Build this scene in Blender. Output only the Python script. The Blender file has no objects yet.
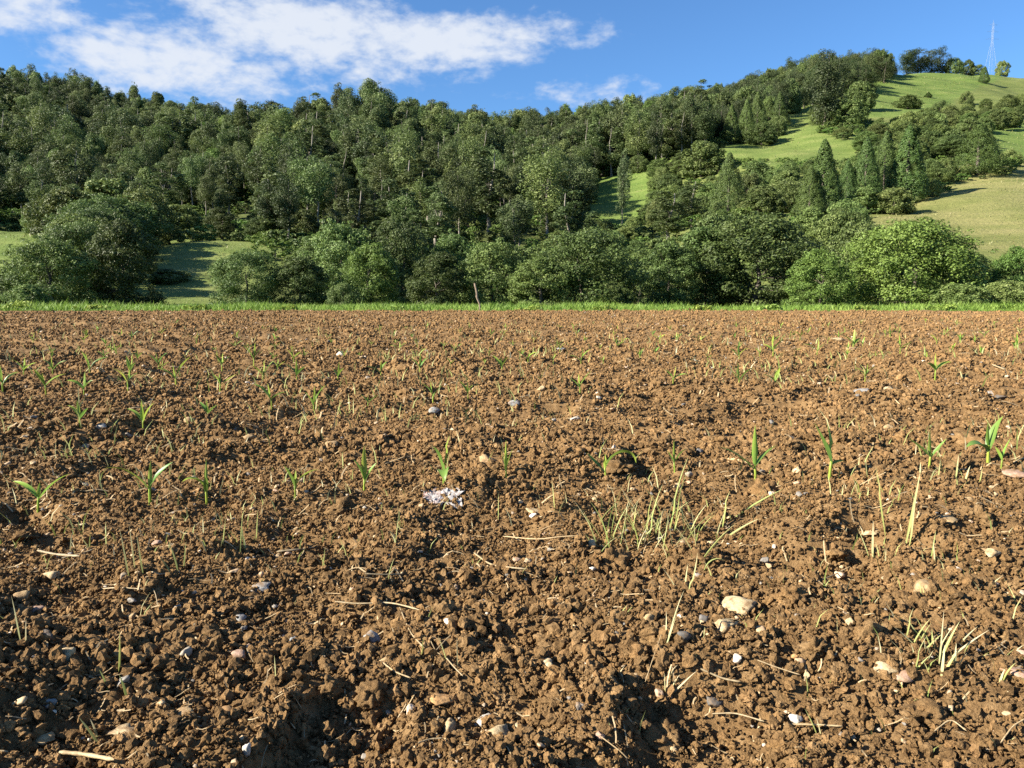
import bpy, math, random
import numpy as np
from mathutils import Vector

# ------------------------------------------------------------------ camera, sky, sun
sc = bpy.context.scene
FPX, W, Hh = 770.0, 1024, 768
CAMH = 0.48
HORIZON_V = 302.0
PITCH = math.atan((384 - HORIZON_V) / FPX)
cd = bpy.data.cameras.new('camera'); cam = bpy.data.objects.new('camera', cd)
sc.collection.objects.link(cam); sc.camera = cam
cd.sensor_width = 36; cd.lens = 36 * FPX / W; cd.clip_start = 0.02; cd.clip_end = 6000
cam.location = (0, 0, CAMH); cam.rotation_euler = (math.pi / 2 - PITCH, 0, 0)

SUN_EL = math.radians(28.5)
SUN_AZ = math.radians(-108)           # measured from +Y (view) towards +X; negative = left
SUN_STRENGTH, SKY_STRENGTH, EXPOSURE = 5.0, 0.051, 1.72
sun_dir = Vector((math.sin(SUN_AZ) * math.cos(SUN_EL), math.cos(SUN_AZ) * math.cos(SUN_EL), math.sin(SUN_EL)))

world = bpy.data.worlds.new('World'); sc.world = world; world.use_nodes = True
nt = world.node_tree; N = nt.nodes; L = nt.links; N.clear()
sky = N.new('ShaderNodeTexSky'); sky.sky_type = 'NISHITA'; sky.sun_disc = False
sky.sun_elevation = SUN_EL; sky.sun_rotation = SUN_AZ
sky.altitude = 200; sky.air_density = 1.0; sky.dust_density = 0.25; sky.ozone_density = 4.0
tc = N.new('ShaderNodeTexCoord')
def wmath(op, a, b=None, clamp=False):
    n = N.new('ShaderNodeMath'); n.operation = op; n.use_clamp = clamp
    for i, v in enumerate((a, b)):
        if v is None: continue
        if isinstance(v, (int, float)): n.inputs[i].default_value = v
        else: L.new(v, n.inputs[i])
    return n.outputs[0]
def wdir(u, v):
    d = Vector(((u - 512) / FPX, 1, (HORIZON_V - v) / FPX)); d.normalize(); return d
def wblob(u, v, hw, hh, amp):
    c = wdir(u, v)
    s = N.new('ShaderNodeVectorMath'); s.operation = 'SUBTRACT'; L.new(tc.outputs['Generated'], s.inputs[0]); s.inputs[1].default_value = c
    m = N.new('ShaderNodeVectorMath'); m.operation = 'MULTIPLY'; L.new(s.outputs[0], m.inputs[0]); m.inputs[1].default_value = (FPX / hw, 1.0, FPX / hh)
    l = N.new('ShaderNodeVectorMath'); l.operation = 'LENGTH'; L.new(m.outputs[0], l.inputs[0])
    r = N.new('ShaderNodeMapRange'); r.interpolation_type = 'SMOOTHSTEP'
    L.new(l.outputs['Value'], r.inputs[0]); r.inputs[1].default_value = 1.35; r.inputs[2].default_value = 0.15
    r.inputs[3].default_value = 0; r.inputs[4].default_value = amp
    return r.outputs[0]
mp = N.new('ShaderNodeMapping'); mp.inputs['Scale'].default_value = (1, 1, 1.9); mp.inputs['Rotation'].default_value = (0, -.08, 0); L.new(tc.outputs['Generated'], mp.inputs[0])
nz = N.new('ShaderNodeTexNoise'); nz.inputs['Scale'].default_value = 9; nz.inputs['Detail'].default_value = 7
nz.inputs['Roughness'].default_value = 0.62; nz.inputs['Distortion'].default_value = 0.5; L.new(mp.outputs[0], nz.inputs[0])
nz2 = N.new('ShaderNodeTexNoise'); nz2.inputs['Scale'].default_value = 42; nz2.inputs['Detail'].default_value = 4
nz2.inputs['Roughness'].default_value = 0.55; L.new(mp.outputs[0], nz2.inputs[0])
nz3 = N.new('ShaderNodeTexNoise'); nz3.inputs['Scale'].default_value = 2.2; nz3.inputs['Detail'].default_value = 3; L.new(mp.outputs[0], nz3.inputs[0])
tot = None
for b in ((180, 76, 140, 40, 1.0), (330, 52, 160, 46, 1.08), (455, 55, 140, 34, 1.05), (555, 48, 70, 22, 0.8),
          (265, 18, 130, 34, 0.75), (25, 18, 85, 36, 0.85), (590, 99, 140, 24, 0.5), (145, 8, 60, 36, 0.6)):
    o = wblob(*b); tot = o if tot is None else wmath('MAXIMUM', tot, o)
# away from the photographed cloud bank: ordinary scattered cloud in the rest of the sky
gen = N.new('ShaderNodeMapRange'); L.new(nz3.outputs[0], gen.inputs[0]); gen.inputs[1].default_value = .52; gen.inputs[2].default_value = .72
sep = N.new('ShaderNodeSeparateXYZ'); L.new(tc.outputs['Generated'], sep.inputs[0])
hi = N.new('ShaderNodeMapRange'); L.new(sep.outputs[2], hi.inputs[0]); hi.inputs[1].default_value = .40; hi.inputs[2].default_value = .6
tot = wmath('MAXIMUM', tot, wmath('MULTIPLY', gen.outputs[0], hi.outputs[0]))
nn = wmath('ADD', wmath('MULTIPLY', nz.outputs[0], 0.58), wmath('MULTIPLY', nz2.outputs[0], 0.42))
dens = wmath('SUBTRACT', wmath('ADD', nn, wmath('MULTIPLY', tot, 0.41)), 0.66)
cl = N.new('ShaderNodeMapRange'); cl.interpolation_type = 'SMOOTHSTEP'; L.new(dens, cl.inputs[0])
cl.inputs[1].default_value = 0.0; cl.inputs[2].default_value = 0.30; cl.inputs[3].default_value = 0; cl.inputs[4].default_value = 0.92
mx = N.new('ShaderNodeMix'); mx.data_type = 'RGBA'; L.new(cl.outputs[0], mx.inputs[0]); mx.inputs[7].default_value = (4.9, 5.2, 5.7, 1)
tn = N.new('ShaderNodeMix'); tn.data_type = 'RGBA'; tn.blend_type = 'MULTIPLY'; tn.inputs[0].default_value = 1; tn.inputs[7].default_value = (.68, .94, 1.16, 1)
L.new(sky.outputs[0], tn.inputs[6]); L.new(tn.outputs[2], mx.inputs[6])
bg = N.new('ShaderNodeBackground'); bg.inputs[1].default_value = SKY_STRENGTH
wo = N.new('ShaderNodeOutputWorld'); L.new(mx.outputs[2], bg.inputs[0]); L.new(bg.outputs[0], wo.inputs[0])

sl = bpy.data.lights.new('sun', 'SUN'); sl.energy = SUN_STRENGTH; sl.angle = math.radians(0.53); sl.color = (1, 0.93, 0.80)
so = bpy.data.objects.new('sun', sl); sc.collection.objects.link(so)
so.rotation_euler = sun_dir.to_track_quat('Z', 'Y').to_euler(); so.location = (-60, -20, 60)
vs = sc.view_settings; vs.view_transform = 'Standard'; vs.look = 'None'; vs.gamma = 1; vs.exposure = EXPOSURE
sc.cycles.max_bounces = 5; sc.cycles.diffuse_bounces = 3; sc.cycles.transmission_bounces = 3; sc.cycles.transparent_max_bounces = 8
sc.cycles.use_denoising = False

# ------------------------------------------------------------------ helpers
rng = np.random.default_rng(7); R = random.Random(5)
col = sc.collection
TAB = rng.random((256, 256))
def vnoise(x, y):
    x = np.asarray(x, float); y = np.asarray(y, float)
    xi = np.floor(x).astype(int); yi = np.floor(y).astype(int); fx = x - xi; fy = y - yi
    fx = fx * fx * fx * (fx * (fx * 6 - 15) + 10); fy = fy * fy * fy * (fy * (fy * 6 - 15) + 10)
    a = TAB[xi & 255, yi & 255]; b = TAB[(xi + 1) & 255, yi & 255]; c = TAB[xi & 255, (yi + 1) & 255]; d = TAB[(xi + 1) & 255, (yi + 1) & 255]
    return ((a * (1 - fx) + b * fx) * (1 - fy) + (c * (1 - fx) + d * fx) * fy) * 2 - 1
def smooth(a, b, x):
    t = np.clip((np.asarray(x, float) - a) / (b - a), 0, 1); return t * t * (3 - 2 * t)

def rough_band(x, y):                  # cultivator passes: cloddy strips between finer ones
    yy = y + .05 * x + .22 * vnoise(x * .5 + 2, y * .5); return np.cos((yy - 2.62) * 2 * math.pi / 1.68)
def soil_h(x, y):                      # the broad shape of the field, metres
    x = np.asarray(x, float); y = np.asarray(y, float)
    yy = y + 0.06 * x + 0.1 * vnoise(x * 0.6, y * 0.6)
    h = 0.006 * np.sin(yy * 2 * math.pi / 0.98 + 1.2) + .017 * rough_band(x, y)
    h = h + 0.032 * vnoise(x * 1.1 + 7, y * 1.3) + 0.028 * vnoise(x * 3.1, y * 3.6 + 9)
    n8 = vnoise(x * 8.3 + 31, y * 8.9); h = h + 0.025 * n8 - 0.034 * smooth(.30, .8, vnoise(x * 5.1 + 77, y * 5.7 + 13))
    return h
def soil_fine(x, y):
    return (soil_h(x, y) + 0.008 * np.abs(vnoise(x * 19 + 3, y * 19)) + 0.0045 * vnoise(x * 41, y * 43 + 5) + 0.003 * vnoise(x * 90, y * 90))

cp, sp = math.cos(PITCH), math.sin(PITCH)
def ray(u, v):
    a, b = (u - 512) / FPX, (384 - v) / FPX
    return np.array([a, cp + b * sp, -sp + b * cp])
def at_depth(u, v, y):
    d = ray(u, v); t = y / d[1]; return np.array([0, 0, CAMH]) + d * t
def on_soil(u, v):
    d = ray(u, v); z = 0.0
    for _ in range(12):
        t = (z - CAMH) / d[2]; p = d * t; z = 0.5 * z + 0.5 * float(soil_h(p[0], p[1]))
    return np.array([p[0], p[1], float(soil_h(p[0], p[1]))])
def project(x, y, z):
    z = z - CAMH; dep = y * cp - z * sp; up = y * sp + z * cp
    return 512 + FPX * x / dep, 384 - FPX * up / dep

def mesh_np(name, verts, faces, mat=None, smooth_sh=False, attrs=None):
    me = bpy.data.meshes.new(name)
    verts = np.asarray(verts, np.float32); faces = np.asarray(faces, np.int32); n, k = faces.shape
    me.vertices.add(len(verts)); me.vertices.foreach_set('co', verts.ravel())
    me.loops.add(n * k); me.loops.foreach_set('vertex_index', faces.ravel())
    me.polygons.add(n); me.polygons.foreach_set('loop_start', np.arange(0, n * k, k, dtype=np.int32))
    me.polygons.foreach_set('use_smooth', np.full(n, smooth_sh))
    if mat: me.materials.append(mat)
    for an, dom, arr in (attrs or []):
        a = me.attributes.new(an, 'FLOAT', dom); a.data.foreach_set('value', np.asarray(arr, np.float32))
    me.update(calc_edges=True); me.validate(); return me
def link(name, data, parent=None, loc=None):
    o = bpy.data.objects.new(name, data); col.objects.link(o)
    if parent: o.parent = parent
    if loc is not None: o.location = loc
    return o
def tag(o, label=None, cat=None, group=None, kind=None):
    if label: o['label'] = label
    if cat: o['category'] = cat
    if group: o['group'] = group
    if kind: o['kind'] = kind
    return o

def grid_faces(nr, nc):
    i = np.arange(nr - 1)[:, None] * nc + np.arange(nc - 1)[None, :]
    return np.stack([i, i + 1, i + nc + 1, i + nc], -1).reshape(-1, 4)

def ico(sub):
    import bmesh
    bm = bmesh.new(); bmesh.ops.create_icosphere(bm, subdivisions=sub, radius=1)
    v = np.array([x.co[:] for x in bm.verts]); f = np.array([[q.index for q in p.verts] for p in bm.faces]); bm.free(); return v, f

def tubes(paths):                      # paths: list of (points Nx3, radii N, sides)
    V, F, off = [], [], 0
    for pts, rad, k in paths:
        pts = np.asarray(pts, float); n = len(pts)
        tan = np.gradient(pts, axis=0); tan /= np.linalg.norm(tan, axis=1, keepdims=True) + 1e-9
        ref = np.where(np.abs(tan[:, 2:3]) > .8, np.array([[1., 0, 0]]), np.array([[0., 0, 1]]))
        a = np.cross(tan, ref); a /= np.linalg.norm(a, axis=1, keepdims=True) + 1e-9; b = np.cross(tan, a)
        th = np.arange(k) * 2 * math.pi / k
        ring = pts[:, None] + np.asarray(rad)[:, None, None] * (a[:, None] * np.cos(th)[None, :, None] + b[:, None] * np.sin(th)[None, :, None])
        V.append(ring.reshape(-1, 3))
        i = np.arange(n - 1)[:, None] * k; j = np.arange(k)[None]
        F.append((np.stack([i + j, i + (j + 1) % k, i + k + (j + 1) % k, i + k + j], -1).reshape(-1, 4)) + off)
        off += n * k
        F.append(np.array([[off - k, off - k + 1, off - k + 2, off - k + (3 if k > 3 else 2)]])[:, :] if k > 3 else np.zeros((0, 4), int))
    return np.concatenate(V), np.concatenate(F).astype(int)

# ---- materials
def newmat(name):
    m = bpy.data.materials.new(name); m.use_nodes = True; nt = m.node_tree; nt.nodes.clear(); return m, nt.nodes, nt.links
def nd(Ns, typ, **kw):
    n = Ns.new(typ)
    for k, v in kw.items(): setattr(n, k, v)
    return n
def ramp(Ns, Ls, fac, stops):
    r = Ns.new('ShaderNodeValToRGB'); Ls.new(fac, r.inputs[0]); e = r.color_ramp.elements
    while len(e) < len(stops): e.new(0.5)
    for q, (p, c) in zip(e, stops): q.position = p; q.color = (*c, 1)
    return r.outputs[0]
def noise(Ns, Ls, vec, scale, detail=4, rough=0.6):
    n = Ns.new('ShaderNodeTexNoise'); n.inputs['Scale'].default_value = scale; n.inputs['Detail'].default_value = detail; n.inputs['Roughness'].default_value = rough
    if vec is not None: Ls.new(vec, n.inputs[0])
    return n.outputs[0]
def mixc(Ns, Ls, f, a, b, mode='MIX'):
    m = Ns.new('ShaderNodeMix'); m.data_type = 'RGBA'; m.blend_type = mode
    for i, v in ((0, f), (6, a), (7, b)):
        if isinstance(v, (int, float)): m.inputs[i].default_value = v
        elif isinstance(v, tuple): m.inputs[i].default_value = (*v, 1)
        else: Ls.new(v, m.inputs[i])
    return m.outputs[2]

def soil_mat(name, per_object):
    m, Ns, Ls = newmat(name)
    g = nd(Ns, 'ShaderNodeNewGeometry'); pos = g.outputs['Position']
    big = noise(Ns, Ls, pos, 1.7, 4); mid = noise(Ns, Ls, pos, 38, 5, .65); fin = noise(Ns, Ls, pos, 320, 4, .7)
    c = ramp(Ns, Ls, mid, [(.30, (.076, .043, .018)), (.52, (.164, .099, .043)), (.72, (.325, .216, .110))])
    c = mixc(Ns, Ls, .42, c, ramp(Ns, Ls, fin, [(.3, (.066, .037, .016)), (.62, (.232, .144, .067)), (.8, (.47, .325, .185))]))
    c = mixc(Ns, Ls, .5, c, ramp(Ns, Ls, big, [(.3, (.98, .95, .90)), (.7, (1.62, 1.58, 1.48))]), 'MULTIPLY')
    if per_object:
        oi = nd(Ns, 'ShaderNodeObjectInfo')
        c = mixc(Ns, Ls, .8, c, ramp(Ns, Ls, oi.outputs['Random'], [(0, (.70, .68, .66)), (.5, (1, 1, 1)), (.85, (1.25, 1.2, 1.12)), (1, (1.35, 1.3, 1.3))]), 'MULTIPLY')
    b = nd(Ns, 'ShaderNodeBsdfPrincipled'); Ls.new(c, b.inputs['Base Color']); b.inputs['Roughness'].default_value = .95
    b.inputs['Specular IOR Level'].default_value = .12
    bp = nd(Ns, 'ShaderNodeBump'); bp.inputs['Strength'].default_value = .9; bp.inputs['Distance'].default_value = .006
    h = Ns.new('ShaderNodeMath'); h.operation = 'ADD'; Ls.new(mid, h.inputs[0]); Ls.new(fin, h.inputs[1])
    Ls.new(h.outputs[0], bp.inputs['Height']); Ls.new(bp.outputs[0], b.inputs['Normal'])
    o = nd(Ns, 'ShaderNodeOutputMaterial'); Ls.new(b.outputs[0], o.inputs[0]); return m
M_SOIL = soil_mat('soil', False); M_CLOD = soil_mat('soil_clod', True)

def leaf_mat(name, c0, c1, c2, transl=.3, hue=.5, rough=.55, spread=(.6, 1.35)):
    """leaf colour varies leaf by leaf (tint attribute) and plant by plant (object random)"""
    m, Ns, Ls = newmat(name)
    at = nd(Ns, 'ShaderNodeAttribute', attribute_name='tint'); oi = nd(Ns, 'ShaderNodeObjectInfo')
    c = ramp(Ns, Ls, at.outputs['Fac'], [(0, c0), (.5, c1), (1, c2)])
    v = nd(Ns, 'ShaderNodeMapRange'); Ls.new(oi.outputs['Random'], v.inputs[0]); v.inputs[3].default_value = spread[0]; v.inputs[4].default_value = spread[1]
    r2 = nd(Ns, 'ShaderNodeMath', operation='MULTIPLY'); Ls.new(oi.outputs['Random'], r2.inputs[0]); r2.inputs[1].default_value = 7.31
    fr = nd(Ns, 'ShaderNodeMath', operation='FRACT'); Ls.new(r2.outputs[0], fr.inputs[0])
    hr = nd(Ns, 'ShaderNodeMapRange'); Ls.new(fr.outputs[0], hr.inputs[0]); hr.inputs[3].default_value = hue - .018; hr.inputs[4].default_value = hue + .012
    hs = nd(Ns, 'ShaderNodeHueSaturation'); Ls.new(c, hs.inputs['Color']); Ls.new(v.outputs[0], hs.inputs['Value']); Ls.new(hr.outputs[0], hs.inputs['Hue'])
    b = nd(Ns, 'ShaderNodeBsdfPrincipled'); Ls.new(hs.outputs[0], b.inputs['Base Color']); b.inputs['Roughness'].default_value = rough; b.inputs['Specular IOR Level'].default_value = .3
    t = nd(Ns, 'ShaderNodeBsdfTranslucent'); Ls.new(hs.outputs[0], t.inputs[0])
    mxs = nd(Ns, 'ShaderNodeMixShader'); mxs.inputs[0].default_value = transl; Ls.new(b.outputs[0], mxs.inputs[1]); Ls.new(t.outputs[0], mxs.inputs[2])
    o = nd(Ns, 'ShaderNodeOutputMaterial'); Ls.new(mxs.outputs[0], o.inputs[0]); return m
M_BROAD = leaf_mat('broad_leaves', (.050, .080, .019), (.092, .142, .035), (.155, .208, .060), .28, hue=.494)
M_BRIGHT = leaf_mat('bright_leaves', (.068, .118, .022), (.128, .205, .040), (.19, .275, .065), .3, hue=.503, spread=(.8, 1.1))
M_EUC = leaf_mat('eucalyptus_leaves', (.052, .078, .025), (.094, .130, .044), (.160, .195, .075), .28, hue=.496)
M_EUC2 = leaf_mat('pale_eucalyptus_leaves', (.060, .094, .026), (.108, .156, .045), (.178, .225, .078), .28, hue=.496)
M_PINE = leaf_mat('dark_leaves', (.034, .054, .017), (.064, .090, .029), (.110, .136, .050), .22)
M_CYP = leaf_mat('cypress_leaves', (.032, .058, .013), (.066, .112, .024), (.120, .172, .042), .10, hue=.496, spread=(.85, 1.15))
M_SHRUB = leaf_mat('shrub_leaves', (.066, .098, .024), (.124, .170, .046), (.200, .245, .080), .3, spread=(.65, 1.4))
M_GRASS = leaf_mat('verge_grass', (.11, .18, .026), (.175, .265, .042), (.29, .36, .075), .35, spread=(1, 1))
M_MEADOW = leaf_mat('meadow_blades', (.075, .120, .026), (.135, .172, .044), (.23, .215, .09), .3, spread=(1, 1))
M_MAIZE = leaf_mat('maize_leaf', (.075, .155, .038), (.165, .275, .048), (.37, .43, .06), .34, rough=.4, spread=(.8, 1.25))
M_TUFT = leaf_mat('tuft_blade', (.17, .215, .05), (.30, .32, .11), (.46, .41, .25), .25, spread=(.85, 1.15))

def plain_mat(name, c0, c1, scale, rough=.8, bump=.3, per_object=0.0, dist=.002, spec=.3, coord='Object'):
    m, Ns, Ls = newmat(name)
    tcn = nd(Ns, 'ShaderNodeTexCoord'); n = noise(Ns, Ls, tcn.outputs[coord], scale, 6, .65)
    c = ramp(Ns, Ls, n, [(.32, c0), (.68, c1)])
    if per_object:
        oi = nd(Ns, 'ShaderNodeObjectInfo')
        c = mixc(Ns, Ls, per_object, c, ramp(Ns, Ls, oi.outputs['Random'], [(0, (.6, .6, .62)), (.5, (1, 1, 1)), (1, (1.35, 1.2, 1.05))]), 'MULTIPLY')
    if coord == 'Generated':                                 # dried soil clinging to the stone
        gp = nd(Ns, 'ShaderNodeNewGeometry'); c = mixc(Ns, Ls, ramp(Ns, Ls, noise(Ns, Ls, gp.outputs['Position'], 70, 5, .7), [(.44, (0, 0, 0)), (.62, (.85, .85, .85))]), c, (.17, .10, .045))
    b = nd(Ns, 'ShaderNodeBsdfPrincipled'); Ls.new(c, b.inputs['Base Color']); b.inputs['Roughness'].default_value = rough; b.inputs['Specular IOR Level'].default_value = spec
    bp = nd(Ns, 'ShaderNodeBump'); bp.inputs['Strength'].default_value = bump; bp.inputs['Distance'].default_value = dist
    Ls.new(n, bp.inputs['Height']); Ls.new(bp.outputs[0], b.inputs['Normal'])
    o = nd(Ns, 'ShaderNodeOutputMaterial'); Ls.new(b.outputs[0], o.inputs[0]); return m
M_BARK = plain_mat('bark', (.05, .04, .03), (.13, .11, .085), 6, bump=.8, dist=.05)
M_EBARK = plain_mat('eucalyptus_bark', (.10, .085, .065), (.26, .235, .195), 1.5, bump=.4, dist=.05)
M_POST = plain_mat('weathered_wood', (.13, .09, .06), (.30, .23, .165), 18, bump=.9, dist=.01)
M_STRAW = plain_mat('straw', (.23, .165, .085), (.39, .305, .18), 300, rough=.6, per_object=.5)
M_STEEL = plain_mat('galvanised_steel', (.16, .18, .21), (.26, .28, .31), 3, rough=.5)
STONE = {
 'cream': plain_mat('cream_stone', (.32, .23, .12), (.50, .395, .235), 9, bump=.6, coord='Generated'),
 'tan': plain_mat('tan_stone', (.24, .155, .07), (.38, .275, .145), 8, bump=.6, coord='Generated'),
 'grey': plain_mat('grey_stone', (.15, .15, .145), (.32, .31, .29), 7, bump=.6, coord='Generated'),
 'blue': plain_mat('slate_stone', (.17, .18, .18), (.31, .32, .31), 5, bump=.5, coord='Generated'),
 'dark': plain_mat('dark_stone', (.055, .052, .050), (.12, .115, .105), 6, bump=.5, coord='Generated'),
 'white': plain_mat('white_stone', (.36, .33, .28), (.52, .48, .41), 6, bump=.5, coord='Generated'),
 'pink': plain_mat('pink_stone', (.28, .165, .115), (.41, .28, .20), 7, bump=.5, coord='Generated'),
 'orange': plain_mat('rust_stone', (.34, .17, .06), (.52, .31, .13), 7, bump=.6, coord='Generated')}
M_PEB = None
# ------------------------------------------------------------------ terrain
CTRL = {-260: [(80, 1), (130, 10), (250, 45), (430, 112), (600, 122)],
  0: [(80, .8), (110, 5.7), (135, 11.5), (200, 25), (300, 58), (430, 108), (560, 113)],
  150: [(62, .3), (90, 4), (120, 9), (200, 23), (300, 48), (430, 95), (560, 98)],
  220: [(62, .3), (110, 7.5), (140, 13), (200, 24), (300, 53), (430, 90), (560, 94)],
  280: [(80, 1.2), (120, 9), (200, 27), (300, 58), (360, 60), (430, 80)],
  400: [(80, 1), (130, 9), (200, 26), (300, 60), (350, 62), (430, 80), (560, 84)],
  480: [(80, 1), (130, 9), (200, 23), (300, 52), (430, 84), (560, 88)],
  560: [(80, 1), (130, 8), (200, 22), (300, 46), (430, 86), (560, 90)],
  640: [(80, 1), (130, 9), (200, 21), (230, 32), (300, 54), (470, 96), (600, 102)],
  720: [(80, 1), (130, 12), (220, 36), (260, 50), (350, 78), (500, 121), (620, 126)],
  800: [(80, 1), (130, 13), (180, 25), (240, 43), (330, 76), (420, 108), (520, 145), (640, 150)],
  900: [(80, 2), (115, 10), (130, 14.5), (200, 36), (280, 62), (380, 93), (470, 127), (560, 160), (600, 166), (720, 160)],
  980: [(80, 2), (115, 9), (150, 20), (210, 39), (300, 66), (400, 96), (500, 132), (560, 157), (600, 170), (720, 160)],
  1024: [(80, 2), (110, 8), (170, 27), (260, 52), (400, 96), (500, 128), (560, 152), (600, 166), (720, 155)],
  1280: [(80, 2), (150, 20), (300, 60), (600, 168), (750, 163)]}
cpts = []
for u, lst in CTRL.items():
    for (y, z) in lst: cpts.append(((u - 512) / FPX * y, y, z))
for x in (-300, -150, -50, 0, 50, 150, 300): cpts += [(x, 20, 0), (x, 48, 0)]
for x in (-900, -300, 200, 700): cpts.append((x, 1000, 60))
cpts = np.array(cpts)
def _phi(d2): return 0.5 * d2 * np.log(d2 + 1e-9)
_d2 = ((cpts[:, None, :2] - cpts[None, :, :2]) ** 2).sum(-1) / 1e4
_A = np.zeros((len(cpts) + 3, len(cpts) + 3)); n_ = len(cpts)
_A[:n_, :n_] = _phi(_d2) + np.eye(n_) * 2e-4; _A[:n_, n_] = 1; _A[:n_, n_ + 1:] = cpts[:, :2] / 100; _A[n_:, :n_] = _A[:n_, n_:].T
_w = np.linalg.solve(_A, np.r_[cpts[:, 2], 0, 0, 0])
def terrain_h(x, y):
    x = np.atleast_1d(np.asarray(x, float)); y = np.atleast_1d(np.asarray(y, float))
    out = np.empty(x.shape); xf, yf, of = x.ravel(), y.ravel(), out.ravel()
    for i in range(0, len(xf), 20000):
        a = np.stack([xf[i:i + 20000], yf[i:i + 20000]], -1)
        d2 = ((a[:, None] - cpts[None, :, :2]) ** 2).sum(-1) / 1e4
        of[i:i + 20000] = _phi(d2) @ _w[:n_] + _w[n_] + a @ _w[n_ + 1:] / 100
    z = of.reshape(x.shape)
    k = smooth(52, 82, y)
    z = np.maximum(z, 0) * k * (1 - smooth(800, 1500, np.hypot(x, y)) * .6)
    z = z + k * (1.2 * vnoise(x / 22, y / 22) + .5 * vnoise(x / 8, y / 8)) * smooth(60, 140, y)
    return z - 0.06 + 0.05 * vnoise(x / 3, y / 3) * smooth(38, 44, y) - .5 * (1 - smooth(36, 41.5, y))

MEADOW = [  # outlines in the photograph, depth range, dryness
 ([(868, 222), (905, 205), (950, 190), (1024, 171), (1100, 160), (1100, 280), (1000, 250), (940, 243), (895, 232)], 85, 200, 1.0),
 ([(862, 116), (868, 88), (915, 72), (985, 68), (1004, 70), (975, 80), (953, 94), (925, 107), (890, 121)], 330, 700, .15),
 ([(712, 160), (722, 151), (735, 146), (787, 138), (781, 122), (805, 112), (820, 134), (858, 148), (850, 159), (800, 158), (735, 160)], 190, 400, .3),
 ([(596, 178), (652, 172), (640, 205), (632, 222), (598, 224)], 150, 280, .1),
 ([(-80, 232), (36, 230), (44, 246), (0, 268), (-80, 270)], 80, 160, .3),
 ([(120, 308), (152, 262), (160, 245), (215, 240), (262, 248), (268, 280), (215, 308)], 48, 150, .45),
 ([(992, 132), (1060, 118), (1060, 162), (998, 158)], 180, 330, .1)]
def inpoly(u, v, poly):
    u = np.asarray(u, float); v = np.asarray(v, float); r = np.zeros(u.shape, bool)
    n = len(poly)
    for i in range(n):
        x1, y1 = poly[i]; x2, y2 = poly[(i + 1) % n]
        c = ((y1 > v) != (y2 > v)) & (u < (x2 - x1) * (v - y1) / (y2 - y1 + 1e-9) + x1); r ^= c
    return r
def meadow_at(x, y, z):
    u, v = project(x, np.maximum(y, 1), z); m = np.zeros(np.shape(u)); d = np.zeros(np.shape(u))
    for poly, y0, y1, dry in MEADOW:
        k = inpoly(u, v, poly) & (y > y0) & (y < y1); m[k] = 1; d[k] = dry
    return m, d

ys = np.concatenate([np.linspace(-900, -40, 12), np.linspace(0, 36, 6), np.linspace(38, 46, 14), np.linspace(47.5, 200, 84), np.linspace(204, 640, 100), np.linspace(665, 2500, 24)])
xs = np.concatenate([np.linspace(-2500, -460, 18), np.linspace(-440, 480, 260), np.linspace(500, 2500, 18)])
X, Y = np.meshgrid(xs, ys); Z = terrain_h(X, Y)
mm, dd = meadow_at(X.ravel(), Y.ravel(), Z.ravel())
_ru = np.maximum(Y.ravel(), 1) / FPX
for _du, _dv in ((-16, 0), (16, 0), (0, 12), (0, -8), (-10, 9), (10, 9), (24, 14), (-24, 14)):   # the grass runs on a little under the bordering bushes
    m2, d2_ = meadow_at(X.ravel() + _du * _ru, Y.ravel(), Z.ravel() - _dv * _ru); k = (m2 > 0) & (mm == 0); mm = np.where(k, 1, mm); dd = np.where(k, d2_, dd)
open_ = np.maximum(mm, (1 - smooth(48, 58, Y.ravel())) * (Y.ravel() > 0))
_u, _v = project(X.ravel(), np.maximum(Y.ravel(), 1), Z.ravel())       # rough grass between the bushes of the right slope
_rough = (_u > 655) & (_v > np.interp(_u, [600, 640, 740, 800, 870, 905, 960, 990, 1200], [175, 172, 150, 122, 104, 76, 66, 60, 50])) & (Y.ravel() > 90) & (open_ < .5)
open_ = np.where(_rough, .8, open_); dd = np.where(_rough, .55, dd)
open_ = np.maximum(open_, (np.hypot(X.ravel(), Y.ravel()) > 800) * .7)
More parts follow.
